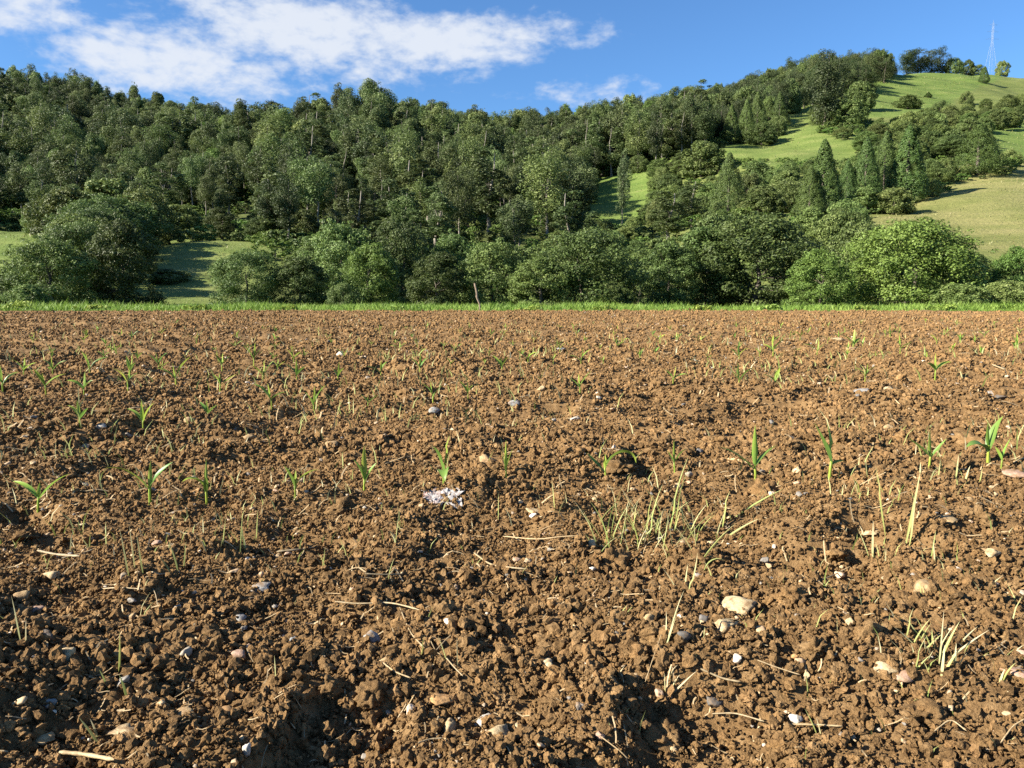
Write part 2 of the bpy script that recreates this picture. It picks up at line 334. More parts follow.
def hill_mat():
    m, Ns, Ls = newmat('hillside_ground')
    a = nd(Ns, 'ShaderNodeAttribute', attribute_name='meadow'); d = nd(Ns, 'ShaderNodeAttribute', attribute_name='dry')
    g = nd(Ns, 'ShaderNodeNewGeometry'); pos = g.outputs['Position']
    mpn = nd(Ns, 'ShaderNodeMapping'); mpn.inputs['Scale'].default_value = (.35, 1, 1.6); Ls.new(pos, mpn.inputs[0])
    n1 = noise(Ns, Ls, mpn.outputs[0], .16, 6, .65); n2 = noise(Ns, Ls, pos, 1.4, 5, .7)
    green = ramp(Ns, Ls, n1, [(.3, (.072, .125, .025)), (.55, (.118, .172, .040)), (.75, (.175, .205, .062))])
    dry = ramp(Ns, Ls, n1, [(.28, (.105, .125, .034)), (.5, (.165, .168, .058)), (.75, (.24, .215, .092))])
    gr = mixc(Ns, Ls, d.outputs['Fac'], green, dry)
    gr = mixc(Ns, Ls, .55, gr, ramp(Ns, Ls, n2, [(.3, (.62, .66, .6)), (.7, (1.25, 1.2, 1.15))]), 'MULTIPLY')
    wood = ramp(Ns, Ls, n2, [(.3, (.045, .052, .018)), (.55, (.09, .11, .030)), (.75, (.14, .14, .05))])
    c = mixc(Ns, Ls, a.outputs['Fac'], wood, gr)
    b = nd(Ns, 'ShaderNodeBsdfPrincipled'); Ls.new(c, b.inputs['Base Color']); b.inputs['Roughness'].default_value = .9; b.inputs['Specular IOR Level'].default_value = .1
    bp = nd(Ns, 'ShaderNodeBump'); bp.inputs['Strength'].default_value = .6; bp.inputs['Distance'].default_value = .5; Ls.new(n2, bp.inputs['Height']); Ls.new(bp.outputs[0], b.inputs['Normal'])
    o = nd(Ns, 'ShaderNodeOutputMaterial'); Ls.new(b.outputs[0], o.inputs[0]); return m
terrain = link('hillside', mesh_np('hillside', np.stack([X, Y, Z], -1).reshape(-1, 3), grid_faces(len(ys), len(xs)), hill_mat(), True,
               [('meadow', 'POINT', open_), ('dry', 'POINT', dd)]))
tag(terrain, kind='structure')

# ---- ploughed field
FIELD_END = 41.0
rows = np.concatenate([np.linspace(-9, -.3, 24), np.geomspace(.32, FIELD_END, 560)]); rows = np.concatenate([rows[:24], [0.0], rows[24:]])
uu = np.linspace(-1, 1, 620)
half = 1.25 * np.sqrt(rows ** 2 + .5)
FX = uu[None] * half[:, None]; FY = np.repeat(rows[:, None], len(uu), 1)
FY = FY + np.where(rows[:, None] > 0.4, 0.0, 0)
FZ = soil_fine(FX, FY) - 0.004
FZ -= smooth(FIELD_END - .8, FIELD_END, FY) * .05
field = link('ploughed_field', mesh_np('ploughed_field', np.stack([FX, FY, FZ], -1).reshape(-1, 3), grid_faces(len(rows), len(uu)), M_SOIL, True))
tag(field, kind='structure')

# ---- clods
def clod_mesh(name, seed, sub, rough, flat, mat):
    v, f = ico(sub); r = np.random.default_rng(seed)
    d = np.ones(len(v))
    for k in range(8):                                    # broken faces
        n = r.normal(size=3); n /= np.linalg.norm(n); c = r.uniform(.48, .9); s = v @ n; d = np.where(s * d > c, c / np.maximum(s, 1e-3), d)
    for fr, am in ((2.2, .30), (4.5, .22), (9., .14), (17., .07)):
        o = r.uniform(0, 99, 3)
        d = d + rough * am * (vnoise(v[:, 0] * fr + o[0], v[:, 1] * fr + o[1] + v[:, 2] * fr * .7) + vnoise(v[:, 1] * fr + o[2], v[:, 2] * fr + 3)) * .5
    v = v * d[:, None] * np.array([r.uniform(.8, 1.2), r.uniform(.8, 1.2), flat])
    return mesh_np(name, v, f, mat, sub >= 4)
protos = bpy.data.collections.new('clod_shapes')
crumbs = []
for i in range(9):
    o = bpy.data.objects.new('crumb_shape', clod_mesh('crumb', 100 + i, 2, 1.15, R.uniform(.7, .95), M_CLOD)); protos.objects.link(o); crumbs.append(o)
bigclods = [clod_mesh('clod', 200 + i, 4, 1.7, R.uniform(.62, .85), M_CLOD) for i in range(12)]
midprotos = bpy.data.collections.new('mid_clod_shapes')
for i in range(8):
    o = bpy.data.objects.new('mid_shape', clod_mesh('mid_clod', 300 + i, 3, 1.75, R.uniform(.65, .9), M_CLOD)); midprotos.objects.link(o)

def scatter(name, coll, pos, scale, rot, idx, parent=None):
    me = bpy.data.meshes.new(name); me.vertices.add(len(pos)); me.vertices.foreach_set('co', np.asarray(pos, np.float32).ravel())
    a = me.attributes.new('s', 'FLOAT_VECTOR', 'POINT'); a.data.foreach_set('vector', np.asarray(scale, np.float32).ravel())
    a = me.attributes.new('r', 'FLOAT_VECTOR', 'POINT'); a.data.foreach_set('vector', np.asarray(rot, np.float32).ravel())
    a = me.attributes.new('i', 'INT', 'POINT'); a.data.foreach_set('value', np.asarray(idx, np.int32))
    o = link(name, me, parent)
    ng = bpy.data.node_groups.new(name, 'GeometryNodeTree')
    ng.interface.new_socket('Geometry', in_out='INPUT', socket_type='NodeSocketGeometry'); ng.interface.new_socket('Geometry', in_out='OUTPUT', socket_type='NodeSocketGeometry')
    n = ng.nodes; gi = n.new('NodeGroupInput'); go = n.new('NodeGroupOutput'); ip = n.new('GeometryNodeInstanceOnPoints'); ci = n.new('GeometryNodeCollectionInfo')
    ci.inputs['Collection'].default_value = coll; ci.inputs['Separate Children'].default_value = True; ci.inputs['Reset Children'].default_value = True
    def at(nm, t):
        q = n.new('GeometryNodeInputNamedAttribute'); q.data_type = t; q.inputs[0].default_value = nm; return q.outputs[0]
    l = ng.links
    l.new(gi.outputs[0], ip.inputs['Points']); l.new(ci.outputs[0], ip.inputs['Instance']); ip.inputs['Pick Instance'].default_value = True
    l.new(at('i', 'INT'), ip.inputs['Instance Index']); l.new(at('s', 'FLOAT_VECTOR'), ip.inputs['Scale'])
    er = n.new('FunctionNodeEulerToRotation'); l.new(at('r', 'FLOAT_VECTOR'), er.inputs[0]); l.new(er.outputs[0], ip.inputs['Rotation'])
    l.new(ip.outputs[0], go.inputs[0])
    md = o.modifiers.new('scatter', 'NODES'); md.node_group = ng
    o['kind'] = 'stuff'; return o

def field_points(n, r0, r1, seed):
    r = np.random.default_rng(seed); d = np.exp(r.uniform(math.log(r0), math.log(r1), n * 3)); a = r.uniform(-1, 1, n * 3) * (.86 + .55 * np.exp(-d / 1.6))
    x = d * np.sin(a); y = d * np.cos(a); k = (y < FIELD_END - .2) & (y > .3); return x[k][:n], y[k][:n], d[k][:n], r
def clump(x, y):        # crumbs gather unevenly
    return vnoise(x * 2.1 + 11, y * 2.4) + .6 * vnoise(x * 6, y * 6 + 4)
x, y, d, r = field_points(300000, .5, 42, 1)
s = .0015 * d ** .74 * (1 - r.random(len(x))) ** (-.44); s = np.minimum(s, .0075 * d ** .5) * (1 + .18 * rough_band(x, y)) * np.exp(.34 * clump(x, y))
z = soil_fine(x, y) + s * r.uniform(-.1, .55, len(x))
scatter('soil_crumbs', protos, np.stack([x, y, z], -1), np.stack([s, s * r.uniform(.8, 1.2, len(x)), s * r.uniform(.7, 1.1, len(x))], -1), r.uniform(-3.1, 3.1, (len(x), 3)), r.integers(0, 9, len(x)), field)
x, y, d, r = field_points(14000, .5, 42, 2)
rb = rough_band(x, y) * (d < 12); k = clump(x, y) + r.normal(0, .5, len(x)) + .55 * rb > -.1; x, y, d = x[k], y[k], d[k]
s = .0055 * d ** .62 * (1 - r.random(len(x))) ** (-.36); s = np.minimum(s, .0115 * d ** .45) * (1 + .28 * rough_band(x, y) * smooth(1.2, 2.2, d)) * np.exp(.25 * clump(x, y))
z = soil_fine(x, y) + s * r.uniform(-.25, .4, len(x))
scatter('small_clods', midprotos, np.stack([x, y, z], -1), np.stack([s, s * r.uniform(.75, 1.2, len(x)), s * r.uniform(.7, 1.05, len(x))], -1), np.stack([r.uniform(-.6, .6, len(x)), r.uniform(-.6, .6, len(x)), r.uniform(-3.1, 3.1, len(x))], -1), r.integers(0, 8, len(x)), field)
x, y, d, r = field_points(90000, 1.25, 8, 5); s = .0016 * d ** .8 * (1 - r.random(len(x))) ** (-.36); s = np.minimum(s, .006 * d ** .5)
z = soil_fine(x, y) + s * r.uniform(0, .6, len(x))
scatter('fine_soil_crumbs', protos, np.stack([x, y, z], -1), np.stack([s, s * r.uniform(.8, 1.2, len(x)), s * r.uniform(.7, 1.1, len(x))], -1), r.uniform(-3.1, 3.1, (len(x), 3)), r.integers(0, 9, len(x)), field)
# the largest clods, one object each; a few read from the photograph
hero_clods = [(372, 700, 40), (668, 742, 44), (612, 565, 34), (640, 660, 22), (700, 560, 24), (790, 600, 30), (868, 640, 26), (925, 715, 30), (330, 690, 26),
              (765, 470, 22), (560, 700, 30), (590, 655, 24), (545, 640, 20), (815, 655, 28), (960, 470, 26), (520, 385, 14), (930, 395, 18), (820, 365, 12), (585, 735, 26), (470, 650, 22),
              (150, 590, 22), (90, 540, 18), (25, 540, 22), (340, 510, 22), (470, 520, 18), (620, 470, 22), (430, 460, 20), (720, 520, 18), (980, 520, 22), (990, 620, 26),
              (80, 690, 26), (45, 700, 22), (250, 610, 18), (295, 640, 18), (180, 640, 22), (230, 760, 24), (520, 760, 26), (830, 745, 24), (985, 745, 24), (750, 700, 24)]
cl_list = [(on_soil(u, v), w) for u, v, w in hero_clods]
x, y, d, r = field_points(400, .75, 9, 3)
for i in range(360):
    if float(rough_band(x[i], y[i])) < R.uniform(-1.1, .5): continue
    p = np.array([x[i], y[i], float(soil_h(x[i], y[i]))]); cl_list.append((p, float(min(26, 9 + 6 * r.pareto(2.2)))))
for p, wpx in cl_list:
    s = wpx / 2 * float(np.hypot(p[0], p[1])) / FPX
    s = min(s, .045)
    o = link('clod', bigclods[R.randrange(12)], field, (p[0], p[1], p[2] + s * R.uniform(.05, .3)))
    o.scale = (s, s * R.uniform(.8, 1.15), s * R.uniform(.8, 1.15)); o.rotation_euler = (R.uniform(-.4, .4), R.uniform(-.4, .4), R.uniform(-3, 3))

# ------------------------------------------------------------------ plants: shapes
def unit(a): return a / (np.linalg.norm(a, axis=-1, keepdims=True) + 1e-9)
def leaves_mesh(name, pos, nrm, size, mat, r, aspect=.62, tint=None):
    n = len(pos); nrm = unit(nrm); t = r.normal(size=(n, 3)); t = unit(t - nrm * (t * nrm).sum(-1, keepdims=True)); b = np.cross(nrm, t)
    s = size[:, None]
    v = np.stack([pos - t * s * .5, pos + b * s * aspect * .5 + nrm * s * .10, pos + t * s * .5, pos - b * s * aspect * .5 + nrm * s * .10], 1).reshape(-1, 3)
    f = np.arange(n * 4).reshape(n, 4)
    return mesh_np(name, v, f, mat, False, [('tint', 'FACE', r.random(n) if tint is None else np.clip(tint, 0, 1))])
def cluster_leaves(cent, rad, nper, size, r, up=.35, squash=.8, out=None):
    """leaves on and in the clumps at cent; facing outwards and a little up"""
    P, Nn, S, T = [], [], [], []
    for c, q in zip(cent, rad):
        k = max(6, int(nper * (q / rad.mean()) ** 2)); d = unit(r.normal(size=(k, 3)))
        if out is not None: d = unit(d + .45 * unit(c - out))
        rr = q * (.45 + .6 * r.random(k) ** .6)
        P.append(c + d * rr[:, None] * np.array([1, 1, squash])); Nn.append(d + np.array([0, 0, up]) + .55 * r.normal(size=(k, 3)))
        S.append(size * r.uniform(.65, 1.35, k)); T.append(np.clip(r.normal(.45, .18, k) + r.normal(0, .22), 0, 1))
    return np.concatenate(P), np.concatenate(Nn), np.concatenate(S), np.concatenate(T)
def limbs(trunk_pts, trunk_r, targets, r, k=5, kr=.35):
    paths = [(trunk_pts, trunk_r, 7)]
    tp = np.asarray(trunk_pts)
    for c in targets:
        i = int(np.clip(np.searchsorted(tp[:, 2], c[2] * r.uniform(.45, .8)), 1, len(tp) - 2)); a = tp[i]; rad = trunk_r[i] * kr
        mid = (a + c) / 2 + np.array([0, 0, -.06 * np.linalg.norm(c - a)]) + r.normal(0, .04, 3) * np.linalg.norm(c - a)
        paths.append((np.array([a, (a + mid) / 2 + r.normal(0, .02, 3), mid, c]), np.array([rad, rad * .8, rad * .55, rad * .2]), k))
    return tubes(paths)
def broad_proto(seed, Ht, Wd, ncl, nper, size, mat, base=.1, pointed=.0, squash=.7, bark=M_BARK, rr=(.042, .14), up=.35, trunk_r=.028):
    r = np.random.default_rng(seed); C, Q = [], []
    lob = [(unit(r.normal(size=3)), r.uniform(.75, 1.15)) for _ in range(9)]
    for _ in range(ncl):
        d = unit(r.normal(size=3)); d[2] = d[2] if d[2] > -.75 else -d[2]
        w = sum(a * max(0, float(d @ n)) ** 4 for n, a in lob) / (sum(max(0, float(d @ n)) ** 4 for n, a in lob) + 1e-6)
        q = r.uniform(.25, 1.) ** .42 * w; t = (d[2] * q + 1) / 2
        nar = 1 - pointed * max(0, t - .35)
        if _ % 5 == 0:                                       # low side boughs that sweep to the ground
            a = r.uniform(0, 6.28); q = r.uniform(.45, .85); C.append([math.cos(a) * q * Wd / 2, math.sin(a) * q * Wd / 2, Ht * r.uniform(.02, .22)]); Q.append(Wd * r.uniform(*rr)); continue
        C.append([d[0] * q * Wd / 2 * nar, d[1] * q * Wd / 2 * nar, Ht * (base + (1 - base) * (.04 + .9 * t))]); Q.append(Wd * r.uniform(*rr))
    for _ in range(ncl // 4):                                # shoots that stick out of the outline
        d = unit(r.normal(size=3)); d[2] = abs(d[2]) * .9 + .05; q = r.uniform(.95, 1.16); nar = 1 - pointed * max(0, (d[2] * q + 1) / 2 - .35)
        C.append([d[0] * q * Wd / 2 * nar, d[1] * q * Wd / 2 * nar, Ht * (base + (1 - base) * (.04 + .9 * min(1.04, (d[2] * q + 1) / 2)))]); Q.append(Wd * r.uniform(.025, .05))
    C = np.array(C); Q = np.array(Q); cen = np.array([0, 0, Ht * .5])
    P, Nn, S, T = cluster_leaves(C, Q, nper, size, r, up, squash, cen)
    P[:, 2] = np.where(P[:, 2] < 0, .08 * Ht * r.random(len(P)), P[:, 2])
    z = np.linspace(-.03, .6, 7) * Ht; tp = np.stack([r.normal(0, .015, 7).cumsum() * Ht, r.normal(0, .015, 7).cumsum() * Ht, z], -1); tp[0, :2] = 0
    tr = np.linspace(1, .2, 7) * Ht * trunk_r; tr[0] *= 1.35
    v, f = limbs(tp, tr, np.maximum(C, [-99, -99, .1 * Ht])[:: max(1, ncl // 16)], r)
    return mesh_np('trunk', v, f, bark, True), leaves_mesh('crown', P, Nn, S, mat, r, tint=T), Ht, Wd
def euc_proto(seed, Ht, Wd, mat, base=.38, ncl=34, nper=95, size=.62, bark=None):
    r = np.random.default_rng(seed); C, Q = [], []
    nl = int(r.integers(6, 11)); lead = []
    for k in range(nl):                                     # leaders that fork from the stem and end at different heights
        an = r.uniform(0, 6.28) if k else 0; out = Wd / 2 * r.uniform(.25, .95) if k else .05 * Wd; top = r.uniform(.70, .97) if k else 1.0
        lead.append((math.cos(an) * out, math.sin(an) * out, top))
    for k in range(ncl):
        lx, ly, top = lead[int(r.integers(0, nl))]; b0 = base + .18 * r.random()
        t = r.random() ** .8; zt = b0 + (top - b0) * t; sp_r = Wd * .20 * (1.1 - .65 * t) * r.random() ** .5; an = r.uniform(0, 6.28)
        C.append([lx * (.35 + .65 * t) + math.cos(an) * sp_r, ly * (.35 + .65 * t) + math.sin(an) * sp_r, Ht * (zt - .03)]); Q.append(Wd * r.uniform(.08, .18))
    C = np.array(C); Q = np.array(Q)
    P, Nn, S, T = cluster_leaves(C, Q, nper, size, r, .2, 1.15, np.array([0, 0, Ht * .6]))
    z = np.linspace(-.03, .93, 8) * Ht; tp = np.stack([r.normal(0, .007, 8).cumsum() * Ht, r.normal(0, .007, 8).cumsum() * Ht, z], -1); tp[0, :2] = 0
    tr = np.linspace(1, .16, 8) * Ht * .0135; tr[0] *= 1.3
    v, f = limbs(tp, tr, C[::4], r, 4, .4)
    return mesh_np('trunk', v, f, bark or M_EBARK, True), leaves_mesh('crown', P, Nn, S, mat, r, aspect=.55, tint=T), Ht, Wd
def cyp_proto(seed, Ht, Wd, n=21000, size=.23, power=.80, ragged=.07):
    Wl = Wd; Wd = Wd * 1.3
    r = np.random.default_rng(seed); P, Nn, S, T = [], [], [], []
    ncl = 700
    for k in range(ncl):
        t = r.random() ** 1.25; a = r.uniform(0, 6.28); rad = Wd / 2 * ((1 - t) ** power) * (1 - .55 * max(0, .1 - t) / .1) * r.uniform(1 - ragged * 1.6, 1 + ragged) + .08
        c = np.array([math.cos(a) * rad * .9, math.sin(a) * rad * .9, Ht * (.02 + .95 * t)]); q = Wd * .07 * (1.15 - .6 * t); m = n // ncl
        d = unit(r.normal(size=(m, 3))); P.append(c + d * q * np.array([.8, .8, 1.7]) * r.random((m, 1)) ** .5)
        o = np.array([math.cos(a), math.sin(a), .25]); Nn.append(o + .55 * d + .4 * r.normal(size=(m, 3))); S.append(size * r.uniform(.6, 1.3, m)); T.append(np.clip(r.normal(.45, .16, m) + r.normal(0, .12), 0, 1))
    P = np.concatenate(P); P[:, 2] = np.maximum(P[:, 2], 0)
    v, f = tubes([(np.array([[0, 0, -.03 * Ht], [0, 0, .3 * Ht], [0, 0, .9 * Ht]]), np.array([.02, .015, .004]) * Ht, 7)])
    return mesh_np('trunk', v, f, M_BARK, True), leaves_mesh('crown', P, np.concatenate(Nn), np.concatenate(S), M_CYP, r, aspect=.5, tint=np.concatenate(T)), Ht, Wl

BROAD = [broad_proto(11 + i, 10, w, n, k, sz, M_BROAD, b, p) for i, (w, n, k, sz, b, p) in enumerate(
    [(9.5, 210, 88, .24, -.04, .3), (8.2, 190, 88, .24, -.04, .5), (11.5, 240, 88, .25, -.05, .2), (8.0, 180, 85, .24, -.04, .7)])]
BRIGHT = [broad_proto(31 + i, 10, w, n, k, sz, M_BRIGHT, b, p, up=.7) for i, (w, n, k, sz, b, p) in enumerate(
    [(11.0, 240, 92, .25, -.05, .25), (9.5, 200, 88, .25, -.05, .5)])]
OLIVE = [broad_proto(41 + i, 10, w, 150, 60, .42, M_SHRUB, -.05, .3, .95) for i, w in enumerate((10, 12, 9))]
EUC = [euc_proto(51 + i, 24, w, (M_EUC, M_EUC, M_EUC2, M_EUC, M_PINE, M_EUC2)[i], b, n, 80, .52) for i, (w, b, n) in enumerate([(10, .22, 70), (8, .18, 60), (12, .28, 80), (6.5, .14, 56), (11, .28, 70), (13, .36, 80)])]
CYP = [cyp_proto(71, 14, 5.2), cyp_proto(72, 14, 4.2), cyp_proto(73, 14, 6.4, ragged=.16), cyp_proto(74, 14, 8.5, power=.75, ragged=.17)]
PINE = [euc_proto(91, 24, 13, M_PINE, .04, 80, 90, .55, M_BARK), euc_proto(92, 24, 15, M_PINE, .10, 80, 90, .55, M_BARK)]

TREES = []
def tree(name, proto, p, h, w, rz, label, group=None, cat='tree'):
    tr, cr, H0, W0 = proto
    e = bpy.data.objects.new(name, None); col.objects.link(e); e.location = p; e.rotation_euler = (0, 0, rz); e.empty_display_size = .3
    s = (w / W0, w / W0, h / H0)
    for nm, me in (('trunk', tr), ('crown', cr)):
        o = bpy.data.objects.new(nm, me); col.objects.link(o); o.parent = e; o.scale = s
    tag(e, label, cat, group); return e
def stand(u, y):
    z = 0.0
    for _ in range(4): x = (u - 512) / FPX * (y * cp - (z - CAMH) * sp); z = float(terrain_h(x, y)[0])
    return x, z
def place(name, proto, u, vtop, wpx, y, label, group=None, vbase=None, cat='tree', rz=None):
    """stands on the hillside at depth y under picture column u; its height reaches vtop"""
    x, z = stand(u, y)
    zt = at_depth(u, vtop, y)[2]; h = zt - z
    tree(name, proto, (x, y, z), max(h, 1.0), wpx * y / FPX, R.uniform(0, 6.28) if rz is None else rz, label, group, cat); TREES.append((u, vtop, wpx, y))

# ---- the row of trees and bushes behind the grass verge
FRONT = [
 (52, 232, 88, 62, BROAD[0], 'wide dark green tree at the left end beside the shaded meadow'),
 (126, 211, 74, 66, BROAD[1], 'tall rounded grey green tree just left of the shaded meadow'),
 (-2, 262, 44, 68, BROAD[3], 'dark bushy tree cut off by the left edge of the picture'),
 (168, 268, 40, 84, OLIVE[0], 'low dark bush in the shade right of the rounded tree'),
 (248, 248, 74, 59, BROAD[2], 'low spreading bush standing alone right of the shaded meadow'),
 (300, 252, 60, 60, BROAD[1], 'rounded bushy tree next right of the lone spreading bush'),
 (342, 214, 76, 74, BROAD[0], 'tall leafy tree behind the bushes left of the picture centre'),
 (318, 232, 58, 82, BROAD[3], 'narrow leafy tree rising behind the bushes on the left'),
 (372, 240, 66, 62, BRIGHT[1], 'light green bushy tree left of the picture centre'),
 (402, 216, 70, 76, BROAD[2], 'tall dark green tree behind the light green bushy tree'),
 (437, 248, 64, 58, BROAD[3], 'bushy tree just left of the leaning wooden post'),
 (455, 228, 60, 80, BROAD[1], 'dark tree behind the leaning wooden post'),
 (492, 234, 78, 60, BROAD[0], 'round leafy tree just right of the leaning wooden post'),
 (540, 252, 64, 57, BROAD[1], 'low bush between the round tree and the broad pale tree'),
 (582, 226, 124, 60, BROAD[2], 'broad mounded pale green tree right of the picture centre'),
 (640, 246, 60, 76, BROAD[3], 'dark tree in the gap right of the broad mounded tree'),
 (668, 236, 66, 66, BROAD[1], 'grey green bushy tree left of the big dark tree'),
 (706, 222, 84, 70, BROAD[3], 'leafy tree leaning into the left side of the big dark tree'),
 (757, 203, 128, 68, BROAD[0], 'big dense dark green tree in the right half'),
 (818, 246, 70, 56, BRIGHT[1], 'low bright green bush right of the big dark tree'),
 (856, 222, 66, 82, OLIVE[1], 'olive green bush behind the bright green bushes'),
 (910, 216, 128, 57, BRIGHT[0], 'large bright green spreading tree at the right'),
 (968, 248, 62, 62, BROAD[1], 'dull green bush right of the large bright green tree'),
 (1018, 243, 64, 58, BRIGHT[1], 'bright green bush cut off by the right edge of the picture'),
 (880, 245, 60, 66, OLIVE[2], 'bush tucked behind the left side of the bright spreading tree'),
 (948, 262, 56, 74, OLIVE[0], 'low bush at the foot of the dry meadow'),
 (1000, 268, 50, 74, OLIVE[1], 'low olive bush below the dry meadow near the right edge')]
for u, vt, w, y, pr, lab in FRONT: place('broadleaf_tree', pr, u, vt, w, y, lab, 'trees behind the grass verge')
LOW = [(960, 286, 90, 50), (1005, 285, 96, 51), (30, 287, 70, 54), (612, 286, 60, 57), (345, 287, 56, 56)]
LOW.sort()
for i, (u, vt, w, y) in enumerate(LOW):
    w *= .6; vt -= 4
    nth = ['first', 'second', 'third', 'fourth', 'fifth', 'sixth', 'seventh', 'eighth', 'ninth', 'tenth', 'eleventh', 'twelfth', 'thirteenth', 'fourteenth', 'fifteenth', 'sixteenth', 'seventeenth', 'eighteenth'][i]
    place('low_shrub', OLIVE[i % 3], u, vt, w, y, 'low shrub at the verge, %s from the left under the trees' % nth, 'low shrubs along the verge', cat='shrub')
# ---- trees at the back of the shaded meadow
for u, vt, w, y, pr, lab in [
 (70, 186, 70, 128, OLIVE[0], 'dark round tree above the left meadow, leftmost of the dark group'), (112, 180, 66, 132, OLIVE[2], 'dark tree in the middle of the group above the left meadow'),
 (142, 188, 64, 120, OLIVE[1], 'dark tree at the far corner of the shaded meadow'), (108, 195, 89, 103, BROAD[1], 'dark tree at the upper corner of the shaded meadow'), (45, 205, 40, 138, OLIVE[1], 'small grey green tree beside the left meadow'),
 (178, 205, 44, 134, OLIVE[2], 'dark tree at the back edge of the shaded meadow'), (222, 206, 34, 130, BROAD[3], 'small lone tree at the back right of the shaded meadow'),
 (262, 214, 38, 126, BROAD[1], 'small round tree right of the lone tree behind the meadow'), (300, 208, 40, 135, OLIVE[0], 'rounded tree below the pale eucalyptus trunks'),
 (80, 221, 78, 75, BROAD[2], 'dark tree right behind the tall rounded grey green tree'), (86, 209, 83, 85, BROAD[0], 'dark tree on the left border of the shaded meadow'), (98, 200, 89, 95, BROAD[2], 'tall dark tree shading the upper part of the meadow'), (82, 212, 60, 90, BROAD[3], 'dark tree behind the wide dark green tree at the left'),
 (118, 191, 89, 111, BROAD[0], 'dark tree third up the left border of the shaded meadow'), (82, 216, 78, 80, BROAD[1], 'dark tree low on the left border of the shaded meadow'), (92, 205, 83, 90, BROAD[2], 'dark tree second up the left border of the shaded meadow'),
 (92, 214, 50, 116, OLIVE[0], 'dark bush directly above the rounded tree of the meadow')]:
    place('broadleaf_tree', pr, u, vt, w, y, lab, 'trees round the shaded meadow')
# ---- cypresses and single trees of the right hill
for u, vt, w, y, pr, lab in [
 (731, 104, 18, 282, CYP[1], 'slim cypress left of the pair on the middle meadow'), (746, 98, 18, 290, CYP[0], 'slim cypress second from the left above the middle meadow'),
 (757, 91, 20, 300, CYP[2], 'cypress at the wood edge behind the slim pair'), (779, 91, 18, 312, CYP[0], 'cypress nearest the tall dark tree on the middle meadow'),
 (769, 96, 16, 316, CYP[1], 'narrow cypress in the dark edge of the right wood'),
 (728, 152, 36, 168, CYP[2], 'pointed cypress standing low between olive bushes'), (822, 138, 36, 142, CYP[1], 'tall cypress in the centre of the right slope'),
 (809, 165, 30, 140, CYP[0], 'shorter cypress leaning against the tall cypress'),
 (864, 136, 32, 150, CYP[0], 'leftmost cypress of the three standing close together'), (883, 131, 34, 155, CYP[2], 'middle cypress of the three standing close together'),
 (906, 124, 36, 152, CYP[1], 'rightmost and tallest cypress of the three close together'), (977, 124, 46, 172, CYP[2], 'broad dark cypress above the dry meadow'),
 (846, 160, 28, 150, CYP[2], 'ragged cypress between the tall one and the close three'), (984, 66, 9, 520, CYP[0], 'small slim cypress below the pylon'), (928, 92, 7, 430, CYP[1], 'tiny cypress at the lower edge of the upper meadow')]:
    place('cypress_tree', pr, u, vt, w, y, lab, 'cypresses on the right hill')
for u, vt, w, y, pr, lab in [
 (824, 48, 46, 292, PINE[0], 'very tall dark tree towering over the middle meadow'), (848, 98, 38, 290, OLIVE[0], 'round dark tree in the shade right of the towering tree'), (859, 82, 28, 350, OLIVE[2], 'airy pale crowned tree at the foot of the upper meadow'),
 (842, 70, 34, 400, PINE[1], 'dark tree at the wood corner beside the upper meadow'), (866, 66, 30, 430, PINE[0], 'dark tree on the left border of the upper meadow'),
 (884, 60, 26, 470, PINE[1], 'dark tree at the upper left corner of the upper meadow'), (762, 122, 32, 275, OLIVE[0], 'round bush under the slim cypresses'), (777, 116, 20, 285, OLIVE[1], 'small round tree beside the round bush on the middle meadow'),
 (702, 142, 44, 225, OLIVE[2], 'rounded olive tree at the left end of the middle meadow'), (842, 128, 18, 268, OLIVE[1], 'small pale bush alone on the middle meadow'),
 (655, 112, 22, 260, EUC[4], 'slender pale eucalyptus over the small bright meadow'), (622, 150, 20, 190, EUC[0], 'thin pale trunked eucalyptus in front of the bright meadow'),
 (906, 48, 24, 578, PINE[1], 'tree joining the right wood to the skyline row'), (918, 47, 24, 585, PINE[0], 'tree on the skyline above the upper meadow, leftmost of its row'), (931, 48, 24, 590, PINE[1], 'tree on the skyline above the upper meadow, second of its row'), (943, 51, 20, 592, PINE[0], 'tree on the skyline above the upper meadow, third of its row'), (953, 58, 18, 590, OLIVE[1], 'low tree ending the skyline row above the upper meadow'), (968, 60, 11, 600, OLIVE[2], 'small tree on the skyline left of the pylon'), (1002, 60, 13, 605, OLIVE[0], 'small tree on the skyline right of the pylon'), (978, 65, 14, 598, OLIVE[1], 'low bush on the skyline left of the pylon foot'),
 (908, 95, 26, 375, OLIVE[0], 'dark round tree at the lower corner of the upper meadow'), (1010, 150, 22, 190, OLIVE[1], 'light bush beside the broad dark cypress'),
 (935, 168, 34, 168, OLIVE[1], 'rounded bush on the top border of the dry meadow'), (952, 142, 44, 205, OLIVE[2], 'greyish bush behind the broad dark cypress'), (893, 186, 40, 140, OLIVE[0], 'dark bush below the three close cypresses'),
 (865, 188, 36, 142, OLIVE[2], 'bush at the foot of the leftmost close cypress'), (846, 200, 40, 118, OLIVE[1], 'bush on the slope above the bright bushes'), (786, 180, 40, 160, OLIVE[1], 'bush left of the tall cypress'),
 (760, 186, 40, 150, OLIVE[2], 'brownish bush above the big dense tree'), (690, 178, 44, 160, EUC[1], 'grey thin crowned tree left of the pointed cypress'), (668, 190, 44, 140, EUC[3], 'grey feathery tree above the front trees'),
 (748, 172, 30, 180, OLIVE[0], 'bush right of the pointed cypress')]:
    place('hill_tree', pr, u, vt, w, y, lab, 'single trees on the right hill')

